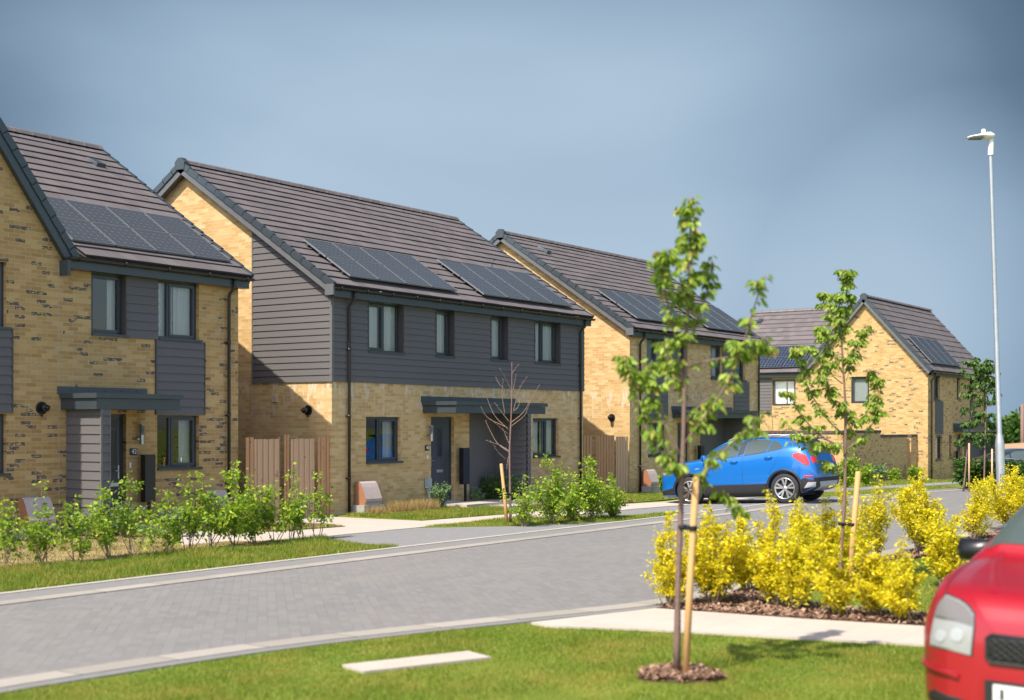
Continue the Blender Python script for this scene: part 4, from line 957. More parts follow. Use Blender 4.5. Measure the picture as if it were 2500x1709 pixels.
dsl = empty('concrete_slab', (-13.53, -13.22, 0), 'pale concrete slab set flush in the foreground lawn', 'slab', rz=math.atan2(-13.29 + 12.86, -12.92 + 14.01))
sl.build('slab', M['slab']).parent = dsl
# soil bank and far field at the right
def bank():
    P = []
    c0 = cpt(17, 98); 
    for i in range(40):
        x = 10 + i * 1.6; row = []
        for dd, h in ((84, 0), (87, .9), (90, 1.75), (94, 1.9), (100, 1.6), (112, 0)):
            u, w = cpt(x, dd); row.append((u, w, gz(u, w) + h * (1 + .07 * math.sin(i * 1.7 + dd)) - .05))
        P.append(row)
    m = MB(); m.grid(P); o = m.build('soil_bank', M['soil']); o['kind'] = 'structure'
bank()
# ================================================================== vegetation kit
rng = np.random.default_rng(7)
def inpoly(P, poly):
    x, y = P[:, 0], P[:, 1]; c = np.zeros(len(P), bool); n = len(poly); j = n - 1
    for i in range(n):
        xi, yi = poly[i]; xj, yj = poly[j]
        c ^= ((yi > y) != (yj > y)) & (x < (xj - xi) * (y - yi) / (yj - yi + 1e-12) + xi); j = i
    return c
def grass(name, poly, n, h0, h1, mat, zoff=.015, wid=.004, patch=True):
    a = np.array(poly); lo, hi = a.min(0), a.max(0); pts = np.zeros((0, 2))
    while len(pts) < n:
        q = rng.uniform(lo, hi, (n * 2, 2)); pts = np.vstack([pts, q[inpoly(q, poly)]])
    pts = pts[:n]; g = np.array([gz(u, w) for u, w in pts]) + zoff
    mod = .75 + .35 * np.sin(pts[:, 0] * 2.1 + 1.3 * np.sin(pts[:, 1] * 1.7)) * np.sin(pts[:, 1] * 2.6) if patch else 1
    h = rng.uniform(h0, h1, n) * mod; an = rng.uniform(0, 2 * np.pi, n); la = rng.uniform(0, 2 * np.pi, n); lean = rng.uniform(.1, .7, n) * h
    dx, dy = np.cos(an) * wid, np.sin(an) * wid
    V = np.empty((n, 3, 3)); V[:, 0] = np.stack([pts[:, 0] - dx, pts[:, 1] - dy, g], 1); V[:, 1] = np.stack([pts[:, 0] + dx, pts[:, 1] + dy, g], 1)
    V[:, 2] = np.stack([pts[:, 0] + np.cos(la) * lean, pts[:, 1] + np.sin(la) * lean, g + h], 1)
    o = nmesh(name, V.reshape(-1, 3), np.arange(n * 3).reshape(n, 3), mat); o['kind'] = 'stuff'; return o
grass('lawn_grass', [(-16.6, -11.43), (-14.85, -11.62), (-13.05, -11.98), (-12.1, -12.30), (-11.1, -12.66), (-11.2, -13.05), (-10.9, -13.85), (-10.55, -15.3), (-10.3, -16.5), (-10.2, -17.5), (-14.0, -17.5), (-16.8, -12.6)], 130000, .018, .048, M['blade'], zoff=-.008, wid=.0035)
grass('lawn_grass', [(-8.0, -14.2), (-8.2, -15.2), (-7.9, -17.5), (8, -18), (10, -14.1), (-6.4, -13.85)], 60000, .03, .07, M['blade'], zoff=-.008, wid=.006)
grass('verge_grass', [(-14, -6.13), (-5.12, -6.13), (-4.98, -5.2), (-5.0, -4.3), (-4.4, -3.9), (-5.5, -3.9), (-14, -3.9)], 60000, .04, .13, M['blade'], zoff=-.008, wid=.006)
grass('dry_grass', [(-14, -3.95), (-5.3, -3.95), (-6.0, -3.1), (-7.3, -3.05), (-6.2, -1.7), (-5.7, -.9), (-5.7, .2), (-14, .2)], 22000, .02, .05, M['blade_dry'], wid=.006)
grass('dry_grass', [(-4.1, -1.9), (-2.2, -2.3), (-2.05, .1), (-4.3, .1)], 7000, .02, .06, M['blade_dry'], wid=.006)
grass('lawn_grass', [(0.02, -.35), (-.1, -2.6), (2.6, -2.9), (3.9, -2.1), (4.3, -1.2), (3.4, -.5)], 24000, .04, .12, M['blade'], wid=.007)
grass('strip_grass', [(-1.55, -3.8), (1.2, -3.82), (2.2, -4.6), (3.6, -5.38), (5.1, -5.92), (5.1, -6.12), (2.6, -6.12), (1.3, -5.72), (-.3, -4.92)], 14000, .03, .09, M['blade'], wid=.007)
grass('lawn_grass', [(8.7, -2.6), (11.8, -2.58), (13.9, -.1), (14.1, .4), (10.8, .3)], 9000, .03, .08, M['blade'], wid=.008)
grass('strip_grass', [(13, -4.45), (27, -4.95), (27, -6.1), (13.6, -6.1)], 7000, .03, .09, M['blade'], wid=.01)
grass('verge_grass', [(26, -2.9), (40, -2.9), (38.2, -1.3), (36.8, -.75), (29, -.75)], 9000, .05, .14, M['blade'], wid=.012)
def chips(poly, n, zoff=.03):
    a = np.array(poly); lo, hi = a.min(0), a.max(0); q = rng.uniform(lo, hi, (n * 4, 2)); q = q[inpoly(q, poly)][:n]; n = len(q)
    g = np.array([gz(u, w) for u, w in q]) + zoff + rng.uniform(0, .02, n); an = rng.uniform(0, 2 * np.pi, n); L = rng.uniform(.012, .045, n); W = rng.uniform(.005, .014, n); ti = rng.uniform(-.6, .6, n)
    V = np.empty((n, 4, 3)); ca, sa = np.cos(an), np.sin(an)
    for k, (a_, b_) in enumerate(((-1, -1), (1, -1), (1, 1), (-1, 1))):
        V[:, k, 0] = q[:, 0] + a_ * L * ca - b_ * W * sa; V[:, k, 1] = q[:, 1] + a_ * L * sa + b_ * W * ca; V[:, k, 2] = g + a_ * L * ti + b_ * W * rng.uniform(-.8, .8, n)
    o = nmesh('bark_chips', V.reshape(-1, 3), np.arange(n * 4).reshape(n, 4), M['chip']); o['kind'] = 'stuff'
chips([(-9.43, -13.30), (-7.0, -13.47), (6, -13.47), (6, -13.95), (-6.4, -13.75), (-8.1, -14.0), (-8.3, -15.2), (-8.0, -17.5), (-9.0, -17.5), (-9.06, -16.2), (-9.28, -14.9)], 16000)
chips([(4.5, -1.9), (6.2, -2.7), (9.0, -2.6), (9.6, -1), (7.9, -.1), (7.6, -1.55), (5.7, -1.8)], 5000)
def leaves(C, dirs, size, droop=.3, wfac=.45):
    """diamond leaves folded along the midrib; C centres (base point), dirs unit directions"""
    n = len(C); size = np.asarray(size).reshape(-1, 1) * np.ones((n, 1))
    d = dirs / (np.linalg.norm(dirs, axis=1, keepdims=True) + 1e-9); d[:, 2] -= droop; d /= np.linalg.norm(d, axis=1, keepdims=True)
    r = rng.normal(size=(n, 3)); s = np.cross(d, r); s /= np.linalg.norm(s, axis=1, keepdims=True) + 1e-9; nn = np.cross(s, d)
    V = np.empty((n, 6, 3)); w = size * wfac * .5
    V[:, 0] = C; V[:, 1] = C + d * size * .35 + s * w + nn * w * .35; V[:, 2] = C + d * size * .72 + s * w * .75 + nn * w * .2 - np.array([0, 0, .06]) * size
    V[:, 3] = C + d * size - np.array([0, 0, .14]) * size; V[:, 4] = C + d * size * .72 - s * w * .75 + nn * w * .2 - np.array([0, 0, .06]) * size; V[:, 5] = C + d * size * .35 - s * w + nn * w * .35
    b = (np.arange(n) * 6)[:, None]
    F = np.concatenate([b + np.array([[0, 1, 2, 3]]), b + np.array([[0, 3, 4, 5]])])
    return V.reshape(-1, 3), F
def smooth(pts, n):
    pts = [Vector(p) for p in pts]; out = []
    if len(pts) == 2: return [pts[0].lerp(pts[1], i / n) for i in range(n + 1)]
    ext = [pts[0] * 2 - pts[1]] + pts + [pts[-1] * 2 - pts[-2]]
    for i in range(len(pts) - 1):
        p0, p1, p2, p3 = ext[i:i + 4]; m = max(2, n // (len(pts) - 1))
        for k in range(m):
            t = k / m; out.append(.5 * ((2 * p1) + (-p0 + p2) * t + (2 * p0 - 5 * p1 + 4 * p2 - p3) * t * t + (-p0 + 3 * p1 - 3 * p2 + p3) * t ** 3))
    out.append(pts[-1]); return out
def sapling(lab, base, K, trunk, branches, leafy=True, dens=70, lsize=.07, stake=None, tie=None, tr=(.028, .008), group='young street trees', lmat='leaf_tree'):
    """trunk / branches given as (x, z) offsets in metres in the plane facing the street corner; jitter in depth"""
    rnd = random.Random(int(abs(base[0] * 100)) + 3)
    zb = gz(*base); e_ = empty('young_tree', (base[0], base[1], zb), lab, 'tree', group)
    def W(x, z, y=0): return Vector((base[0] + x * SY + y * CY, base[1] - x * CY + y * SY, z + zb))
    tp = smooth([W(x, z, 0) for x, z in trunk], 24); m = MB()
    m.tube(tp, [tr[0] + (tr[1] - tr[0]) * (i / (len(tp) - 1)) ** .8 + .003 * math.sin(i * 1.9) * (1 - i / len(tp)) for i in range(len(tp))], 9); m.build('trunk', M['bark'], e_)
    b = MB(); C = []; Dn = []; S = []
    allp = []
    for br, lf in branches:
        y1 = rnd.uniform(-.35, .35); n = len(br)
        p = smooth([W(x, z, y1 * (i / (n - 1)) ** 1.2) for i, (x, z) in enumerate(br)], 14)
        L = sum((p[i + 1] - p[i]).length for i in range(len(p) - 1)); r0 = .0045 + .006 * min(L, 1.2)
        b.tube(p, [r0 * (1 - .72 * i / (len(p) - 1)) for i in range(len(p))], 6); allp.append((p, L, lf))
    allp.append((tp[int(len(tp) * .62):], 1.2, 1.6 if leafy else .0))
    if leafy:
        for p, L, lf in list(allp):
            for _ in range(int(L * 11 * min(lf, 1.3))):
                t = rnd.uniform(.12, .97) * (len(p) - 1.001); i = int(t); q0 = p[i].lerp(p[i + 1], t - i); a = rnd.uniform(0, 2 * math.pi); tl = rnd.uniform(.05, .17)
                dr = (p[i + 1] - p[i]).normalized(); q1 = q0 + (Vector((math.cos(a), math.sin(a), rnd.uniform(-.5, .4))) + dr * .6).normalized() * tl
                qq = [q0, q0.lerp(q1, .5) + Vector((0, 0, .008)), q1 - Vector((0, 0, tl * .15))]; b.tube(qq, [.0028, .002, .0014], 4, cap=False); allp.append((qq, tl, 1.9))
        allp = [(p, L, lf * (.55 if L > .2 else 1)) for p, L, lf in allp]
    b.build('branches', M['bark'] if leafy else M['twig'], e_)
    for p, L, lf in allp:
        k = int(dens * L * lf)
        for _ in range(k):
            t = rnd.random() ** .75 * (len(p) - 1.001); i = int(t); q = p[i].lerp(p[i + 1], t - i); dr = (p[i + 1] - p[i]).normalized()
            a = rnd.uniform(0, 2 * math.pi); side = Vector((math.cos(a), math.sin(a), rnd.uniform(-.6, .5)))
            off = side * rnd.uniform(0, .035)
            C.append(q + off); Dn.append(side + dr * .5); S.append(lsize * rnd.uniform(.6, 1.25))
    if leafy and C:
        V, F = leaves(np.array([tuple(c) for c in C]), np.array([tuple(c) for c in Dn]), np.array(S), droop=.9, wfac=.5); nmesh('leaves', V, F, M[lmat], e_)
    if not leafy:
        bd = MB()
        for p, L, lf in allp[:-1]:
            for i in range(3, len(p)):
                if rnd.random() < .8:
                    q = p[i] + Vector((rnd.uniform(-.02, .02), rnd.uniform(-.02, .02), rnd.uniform(-.01, .02))); bd.tube([p[i], q], [.004, .009], 5)
        bd.build('buds', M['bark'], e_)['kind'] = 'stuff'
    if stake:
        (x0, z0), (x1, z1), r = stake; sb = empty('tree_stake', W(x0, 0, -.12), stakelab(lab), 'stake', 'round wooden tree stakes')
        s_ = MB(); s_.tube([W(x0, -.1, -.12), W(x0 + (x1 - x0) * .5, z1 * .5, -.09), W(x1, z1 - .02, -.06), W(x1, z1, -.06)], [r, r * .98, r * .95, r * .8], 14); s_.build('pole', M['stake'], sb)
        zt, xt, xs_ = tie; t_ = MB()
        for cx, rr, yy in ((xt, tr[0] + .008, 0), (xs_, r + .007, -.08)):
            t_.lathe([(rr, -.02), (rr + .006, 0), (rr, .02)], W(cx, zt, yy), 14)
        t_.tube([W(xt, zt, 0), W(xs_, zt, -.08)], .018, 8); t_.build('strap', M['black'], sb)
    return e_
def stakelab(l):
    return 'pale wooden stake of the ' + ' '.join(l.split()[:11])
def PX(px, py, bx, by, d, K=3309.0):        # photo offsets measured once, used as metre offsets from the tree foot
    return ((px - bx) * d / K, (by - py) * d / K)
# foreground tree
bx, by, d = 1656.0, 1646.0, 11.0
q = lambda *a: [PX(x, y, bx, by, d) for x, y in a]
sapling('slim young tree in full view on the foreground lawn, sparse drooping leaves', (-12.75, -15.29), 0,
    q((1652, 1650), (1656, 1400), (1664, 1200), (1668, 1070), (1674, 860), (1682, 700), (1685, 590), (1688, 482)),
    [(q((1672, 960), (1640, 800), (1612, 690), (1618, 622)), 1.1), (q((1686, 830), (1722, 740), (1738, 690), (1750, 616)), 1.1), (q((1670, 1085), (1725, 1010), (1790, 900), (1830, 760), (1856, 682)), .8),
     (q((1660, 1180), (1590, 1060), (1552, 960), (1526, 872)), .9), (q((1664, 1120), (1610, 1010), (1585, 930), (1592, 880)), .9), (q((1660, 1160), (1625, 1120), (1600, 1010)), .8),
     (q((1662, 1230), (1740, 1130), (1800, 1060), (1860, 1000)), .55), (q((1662, 1205), (1720, 1180), (1760, 1210), (1795, 1245)), .6), (q((1675, 980), (1640, 900), (1630, 820)), 1.0), (q((1678, 900), (1740, 880), (1800, 870), (1858, 850), (1870, 820)), .55),
     (q((1668, 1040), (1720, 980), (1760, 960)), .6), (q((1690, 760), (1660, 690), (1655, 640)), 1.2)],
    dens=135, lsize=.066, stake=((.035, 0), (.135, 1.60), .029), tie=(1.19, .035, .105), tr=(.030, .008))
# second tree behind the yellow shrubs
bx, by, d = 2048.0, 1431.0, 17.0
z = lambda x, y: (1850 + x / 2.563, 640 + y / 2.563)
q = lambda *a: [PX(*z(x, y), bx, by, d) for x, y in a]
sapling('leafy young tree rising behind the golden shrubs right of the blue car', (-6.21, -14.14), 0,
    [(0, 0)] + q((520, 1800), (540, 1500), (545, 1170), (545, 900), (530, 650), (520, 480), (500, 300), (540, 150), (562, 42)),
    [(q((530, 1080), (400, 950), (270, 720), (228, 515)), .9), (q((535, 935), (470, 880), (385, 720), (330, 540)), 1.3), (q((525, 760), (440, 690), (380, 560)), .3), (q((530, 700), (480, 600), (430, 500), (372, 410)), 1.2),
     (q((540, 1165), (380, 1080), (240, 930), (180, 820), (130, 810)), .6), (q((540, 1170), (420, 1140), (280, 1100), (130, 980)), 1.0), (q((545, 1290), (460, 1290), (340, 1180), (200, 1120)), .6),
     (q((535, 650), (590, 580), (650, 490), (700, 385)), 1.2), (q((548, 1175), (690, 1070), (760, 900), (770, 760), (730, 660)), 1.5), (q((590, 1020), (660, 960), (700, 890)), .5), (q((550, 740), (590, 640), (600, 560)), .7),
     (q((545, 1010), (570, 950), (580, 1060)), 1.6), (q((520, 480), (470, 300), (480, 180)), 1.3), (q((525, 400), (580, 280), (600, 200)), .9)],
    dens=140, lsize=.070, stake=((.09, 0), (.22, 1.44), .036), tie=(.78, .02, .14), tr=(.025, .007))
# bare tree in front of the middle pair
bx, by, d = 1245.3, 1277.0, 27.7
z = lambda x, y: (1100 + x / 3.6125, 880 + y / 3.6125)
q = lambda *a: [PX(*z(x, y), bx, by, d) for x, y in a]
sapling('bare budding young tree in front of the porch of the middle pair', (.2, -4.70), 0,
    [(0, 0)] + q((520, 1150), (515, 800), (528, 500), (535, 250), (535, 5)),
    [(q((515, 800), (400, 710), (300, 522)), 1), (q((510, 785), (420, 735), (300, 695)), 1), (q((510, 720), (480, 650), (452, 585)), 1), (q((505, 640), (440, 590), (388, 540)), 1), (q((505, 600), (380, 470), (305, 290)), 1),
     (q((502, 585), (330, 500), (265, 405)), 1), (q((512, 530), (440, 440), (390, 370)), 1), (q((525, 540), (640, 440), (775, 210)), 1), (q((530, 570), (650, 470), (690, 370)), 1), (q((475, 465), (450, 300), (460, 150)), 1),
     (q((530, 250), (480, 150), (430, 65)), 1), (q((545, 260), (560, 180), (570, 118)), 1), (q((545, 450), (600, 250), (668, 140)), 1), (q((482, 862), (410, 790), (350, 700)), 1), (q((545, 440), (590, 400), (614, 310)), 1), (q((535, 110), (560, 70), (592, 30)), 1), (q((480, 260), (420, 190), (395, 140)), 1), (q((490, 950), (500, 860), (515, 820)), 1)],
    leafy=False, stake=((-.07, 0), (-.19, 1.24), .036), tie=(.62, .0, -.12), tr=(.030, .006))
# thin shoots near the corner house
bx, by, d = 1893.0, 1165.0, 44.0
z = lambda x, y: (1830 + x / 7.223, 880 + y / 7.223)
q = lambda *a: [PX(*z(x, y), bx, by, d) for x, y in a]
sapling('thin nearly bare sapling behind the roof of the blue car', (cpt((1893 - 1250) * 44 / 3309, 44)), 0,
    [(0, 0)] + q((460, 1300), (420, 1050), (400, 800), (380, 600), (375, 460)),
    [(q((440, 1150), (340, 980), (230, 820)), 1), (q((410, 1000), (300, 880), (260, 770)), 1), (q((400, 720), (340, 640), (280, 580)), 1), (q((650, 1250), (660, 1000), (680, 820)), 1), (q((540, 1250), (550, 980), (560, 800)), 1), (q((460, 1260), (520, 950), (560, 820)), 1)],
    leafy=False, tr=(.02, .006))
# the two tall narrow trees by the lamp post
def slim(lab, px, py_top, d, xb, stake_top):
    u, w = cpt((xb - 1250) * d / 3309, d); H = (1039.6 - py_top) * d / 3309 + CH - gz(u, w); lx = (px - xb) * d / 3309
    rnd = random.Random(int(px)); br = []
    for i in range(15):
        f = .34 + .64 * i / 15; x0 = lx * f; z0 = H * f; s_ = 1 if i % 2 else -1
        br.append(([(x0, z0), (x0 + s_ * rnd.uniform(.08, .22), z0 + rnd.uniform(.0, .25)), (x0 + s_ * rnd.uniform(.18, .36), z0 + rnd.uniform(-.15, .25))], 1.5))
    sapling(lab, (u, w), 0, [(0, 0), (lx * .5, H * .5), (lx * 1.02, H * .8), (lx, H)], br, dens=75, lsize=.12, tr=(.03, .008), lmat='leaf_dark')
slim('left one of two tall narrow young trees by the far corner house', 2385, 872, 44, 2352, 0); slim('right one of two tall narrow young trees next to the lamp post', 2410, 875, 43, 2402, 0)
for xb, yt, d, lb in ((2366, 1082, 43.5, 'left'), (2422, 1096, 42.5, 'right')):
    u, w = cpt((xb - 1250) * d / 3309, d); H = (1039.6 - yt) * d / 3309 + CH; g = gz(u, w)
    e_ = empty('tree_stake', (u, w, g), 'pale stake beside the %s narrow tree near the lamp post' % lb, 'stake', 'round wooden tree stakes'); m = MB(); m.tube([(u, w, g - .1), (u, w, H)], .026, 10); m.build('pole', M['fence_pale'], e_)
# mulch ring round the foreground tree
def disc(name, u, w, r, mat, h):
    pts = [(u + r * (1 + .12 * math.sin(3 * t) + .08 * math.sin(7 * t + 1)) * math.cos(t), w + r * (1 + .12 * math.sin(3 * t)) * math.sin(t)) for t in [i * 2 * math.pi / 28 for i in range(28)]]
    sheet(name, pts, mat, h); return pts
pp = disc('mulch_ring', -12.80, -15.33, .33, M['mulch'], .018); chips(pp, 1500, .02)
pp = disc('mulch_ring', -6.25, -14.15, .36, M['mulch'], .018); chips(pp, 900, .02)
# ------------------------------------------------------------------ shrubs
def shrub(name, lab, cat, group, u, w, H, r, mat, n, ls, stems=5, lean=(0, 0), shape='cloud', low=.1, wf=.5, sub='leaves', twig='twig'):
    rnd = random.Random(int((u * 131 + w * 37 + H * 11) * 10) & 0xffff); zb = gz(u, w) + .0
    e_ = empty(name, (u, w, zb), lab, cat, group)
    m = MB(); C = []; Dn = []; S = []
    per = n // (stems * 4) + 1
    for s_ in range(stems):
        a = rnd.uniform(0, 2 * math.pi); rr = r * math.sqrt(rnd.random()); hh = H * rnd.uniform(.62, 1.0) * (1.0 if s_ else 1.0 / .93)
        if s_ == 0: hh = H; rr *= .3
        tx, ty = math.cos(a) * rr + lean[0], math.sin(a) * rr + lean[1]
        p = smooth([(u + rnd.uniform(-.05, .05), w + rnd.uniform(-.05, .05), zb - .02), (u + tx * .35, w + ty * .35, zb + hh * .4), (u + tx * .8, w + ty * .8, zb + hh * .8), (u + tx, w + ty, zb + hh)], 12)
        m.tube(p, [.008 * (1 - .7 * i / (len(p) - 1)) * (1 + H * .3) for i in range(len(p))], 5)
        for b in range(4 + int(3 * H)):
            f = rnd.uniform(low + .08, .95); i = int(f * (len(p) - 1)); q0 = p[i]
            a2 = rnd.uniform(0, 2 * math.pi); bl = r * rnd.uniform(.35, .9) * (1.15 - f * .7)
            q1 = q0 + Vector((math.cos(a2) * bl, math.sin(a2) * bl, bl * rnd.uniform(.3, 1.1))); qq = smooth([q0, q0.lerp(q1, .5) + Vector((0, 0, -.02)), q1], 5)
            m.tube(qq, [.004, .0035, .003, .0025, .002, .002][:len(qq)], 4)
            for _ in range(per):
                t = rnd.random() ** .6 * (len(qq) - 1.001); k = int(t); c = qq[k].lerp(qq[k + 1], t - k)
                sd = Vector((rnd.gauss(0, 1), rnd.gauss(0, 1), rnd.gauss(.2, .8))).normalized()
                C.append(c + sd * rnd.uniform(0, r * .16)); Dn.append(sd); S.append(ls * rnd.uniform(.6, 1.3))
        for _ in range(per * 2):
            f = low + (1 - low) * rnd.random() ** .8; t = f * (len(p) - 1.001); k = int(t); c = p[k].lerp(p[k + 1], t - k); sd = Vector((rnd.gauss(0, 1), rnd.gauss(0, 1), rnd.gauss(.4, .7))).normalized()
            C.append(c + sd * rnd.uniform(0, r * .12)); Dn.append(sd); S.append(ls * rnd.uniform(.6, 1.2))
    m.build('stems', M[twig], e_)
    V, F = leaves(np.array([tuple(c) for c in C]), np.array([tuple(c) for c in Dn]), np.array(S), droop=.1, wfac=wf); nmesh(sub, V, F, M[mat], e_)
    return e_
def shoots(name, lab, cat, group, u, w, H, r, mat, n, ls, nsh, flare=1.0, low=.12, wf=.5, cl=.05, droop=.1, lean=(0, 0), branchy=1.0):
    """upright shoots fanning from the base, each with side twigs that carry the leaves"""
    rnd = random.Random(int((u * 131 + w * 37 + H * 11) * 10) & 0xffff); zb = gz(u, w)
    e_ = empty(name, (u, w, zb), lab, cat, group)
    m = MB(); C = []; Dn = []; S = []; tw = []
    for s_ in range(nsh):
        a = rnd.uniform(0, 2 * math.pi); rr = r * (rnd.random() ** .6); hh = H * rnd.uniform(.45, 1.0) * (1 - .25 * rr / r)
        if s_ == 0: hh = H; rr *= .3
        tx, ty = math.cos(a) * rr, math.sin(a) * rr; b0 = (rnd.gauss(0, .03), rnd.gauss(0, .03))
        p = smooth([(u + b0[0], w + b0[1], zb - .02), (u + b0[0] + tx * .45 * flare + lean[0] * .4, w + b0[1] + ty * .45 * flare + lean[1] * .4, zb + hh * .35), (u + tx * .85 + lean[0] * .8, w + ty * .85 + lean[1] * .8, zb + hh * .72), (u + tx * 1.05 + lean[0] + rnd.gauss(0, .03), w + ty * 1.05 + lean[1] + rnd.gauss(0, .03), zb + hh)], 12)
        m.tube(p, [.0065 * (1 - .75 * i / (len(p) - 1)) * (1 + H * .25) for i in range(len(p))], 5, cap=False)
        tw.append((p, low, 1.0))
        for b in range(int((2 + 5 * rnd.random()) * branchy)):
            f = rnd.uniform(low + .03, .85); i = int(f * (len(p) - 1)); q0 = p[i]; a2 = rnd.uniform(0, 2 * math.pi); bl = H * rnd.uniform(.10, .26)
            q1 = q0 + Vector((math.cos(a2) * bl * .55, math.sin(a2) * bl * .55, bl * rnd.uniform(.35, 1.0)))
            qq = smooth([q0, q0.lerp(q1, .55) + Vector((math.cos(a2), math.sin(a2), -.3)) * bl * .08, q1], 6); m.tube(qq, [.003 * (1 - .5 * k / (len(qq) - 1)) for k in range(len(qq))], 4, cap=False); tw.append((qq, .15, .6))
    tot = sum((1 - lo) * k * len(p) for p, lo, k in tw)
    for p, lo, k in tw:
        cnt = max(3, int(n * (1 - lo) * k * len(p) / tot * rnd.uniform(.5, 1.5)))
        for _ in range(cnt):
            f = lo + (1 - lo) * rnd.random() ** .85; t = f * (len(p) - 1.001); i = int(t); c = p[i].lerp(p[i + 1], t - i)
            sd = Vector((rnd.gauss(0, 1), rnd.gauss(0, 1), rnd.gauss(.35, .6))).normalized()
            C.append(c + sd * abs(rnd.gauss(0, cl))); Dn.append(sd); S.append(ls * rnd.uniform(.55, 1.3))
    m.build('stems', M['twig'], e_)
    V, F = leaves(np.array([tuple(c) for c in C]), np.array([tuple(c) for c in Dn]), np.array(S), droop=droop, wfac=wf); nmesh('leaves', V, F, M[mat], e_)
    return e_
GY = 'golden yellow shrubs in the bark bed'
YB = [  # u, w, H, r, leaves, stems, lean to the left, label
 (-9.30, -13.42, .98, .15, 1900, 8, .03, 'narrow golden shrub left of the foreground tree trunk, leftmost of the bed'),
 (-8.78, -13.66, 1.05, .25, 5200, 14, 0, 'broad golden shrub just right of the foreground tree stake'),
 (-7.60, -13.55, 1.00, .20, 2600, 9, .10, 'golden shrub with bare lower stems right of the broad foreground one'),
 (-8.60, -14.30, 1.20, .22, 3600, 9, 0, 'tallest golden shrub at the front, below the wheel arch of the blue car'),
 (-8.80, -14.62, .84, .18, 2200, 8, .06, 'orange yellow shrub on one thin stem in the front middle of the bed'),
 (-6.40, -13.70, 1.03, .18, 1700, 9, .03, 'sparse golden shrub with gaps showing the road, behind the bed centre'),
 (-5.70, -13.82, 1.00, .30, 5000, 14, .03, 'wide dense golden shrub left of the second tree trunk'),
 (-6.9, -13.95, 1.02, .24, 3000, 9, .0, 'middle golden shrub behind the orange yellow one in the bed'),
 (-8.98, -15.26, .82, .19, 1700, 6, .24, 'leaning golden shrub in front with a bare slanting stem'),
 (-8.82, -15.54, .82, .19, 1900, 6, .16, 'sprawling golden shrub with low side branches right of the second stake foot'),
 (-8.90, -15.90, .82, .17, 2000, 7, .12, 'upright golden shrub on the lawn edge, rightmost of the front row'),
 (-4.6, -13.62, 1.05, .24, 2200, 9, 0, 'loose golden shrub immediately right of the second tree'),
 (-3.30, -13.62, 1.18, .20, 1900, 8, .04, 'tall thin golden shrub between the second tree and the dense round shrub'),
 (-1.35, -13.60, 1.24, .36, 6500, 16, .04, 'dense round golden shrub with green lower leaves midway along the kerb'),
 (-5.65, -15.30, 1.02, .27, 4200, 12, 0, 'golden shrub behind the black mirror of the red car'),
 (1.6, -13.62, 1.02, .28, 2200, 9, 0, 'loose golden shrub just left of the largest far shrub'),
 (4.3, -13.62, 1.18, .70, 9500, 26, 0, 'largest golden shrub beside the foot of the lamp post'),
 (7.0, -13.7, .92, .34, 2400, 10, 0, 'small golden shrub at the right of the lamp post foot'),
 (12.0, -13.9, 1.0, .45, 1800, 10, 0, 'farthest golden shrub at the right photo edge above the red car'),
]
for u, w, H, r, n, st, ln, lab in YB:
    shoots('golden_shrub', lab, 'shrub', GY, u, w, H * 1.08, r * 1.28, 'leaf_yellow', int(n * 2.1), .041, int(st * 1.7), low=.22, cl=.030, branchy=.8, lean=(-.567 * ln, .8235 * ln))
HG = [(-11.0, -3.85, 1.10, .24, 700), (-10.35, -3.80, 1.30, .26, 900), (-9.75, -3.80, 1.02, .24, 700), (-9.15, -3.75, 1.16, .25, 900), (-8.75, -3.85, 1.28, .28, 1000), (-8.05, -3.85, 1.05, .24, 700), (-7.6, -3.85, 1.32, .22, 700),
      (-7.15, -3.80, 1.22, .30, 1300), (-6.65, -3.85, 1.46, .30, 1500), (-6.15, -3.80, 1.05, .32, 1500), (-5.7, -3.85, .98, .30, 1100), (-5.35, -3.90, 1.42, .18, 450), (-5.05, -3.92, .95, .22, 500), (-4.75, -3.95, 1.32, .19, 480)]
HL = ['leafy hedge sapling at the left photo edge, first of the hedge row', 'hedge sapling in front of the leftmost meter box, second of the row', 'short hedge sapling just right of the leftmost meter box', 'hedge sapling left of the clad porch screen of number 42', 'bushy hedge sapling in front of the clad porch screen of number 42',
      'low hedge sapling below the door of number 42', 'hedge sapling in front of the black post box of number 42', 'dense hedge sapling below the ground floor window of number 42', 'tallest hedge sapling beside the left downpipe', 'round dense hedge sapling right of the left downpipe', 'low dense hedge sapling in front of the first gate',
      'thin tall hedge sapling in front of the post between the two gates', 'low hedge sapling between the two thin tall ones', 'thin tall hedge sapling at the right end of the hedge row']
for (u, w, H, r, n), lab in zip(HG, HL):
    shoots('hedge_sapling', lab, 'hedge plant', 'young hedge saplings along the verge', u, w, H * .96, r * 1.4, 'leaf_hedge', int(n * .72), .068, 4 if n < 600 else 6, low=.28, cl=.055, branchy=1.5, droop=.35, wf=.6)
for (u, w, H, r, n, lab) in ((-.15, -5.25, 1.28, .30, 1100, 'airy green shrub at the left end of the group right of the bare tree'), (.75, -5.35, 1.75, .36, 2600, 'tallest green shrub of the group right of the bare tree'),
                             (1.35, -5.45, 1.25, .34, 2200, 'dense middle shrub of the group right of the bare tree'), (2.0, -5.55, 1.72, .38, 2600, 'tall broad shrub, third from the right end of the kerbside group'), (2.75, -5.65, 1.25, .36, 2000, 'green shrub at the right end of the group before the fence gate')):
    shoots('green_shrub', lab, 'shrub', 'green shrubs on the grass strip', u, w, H * .82, r * 1.6, 'leaf_hedge', int(n * .8), .064, 11, low=.14, cl=.05, branchy=1.6, droop=.3, wf=.6)
shrub('lavender_plant', 'bright green leafy plant behind the bare tree trunk by the porch', 'plant', 'small plants by the front doors', 5.95, -.75, .72, .22, 'leaf_lav', 900, .09, 14, low=.0, wf=.28)
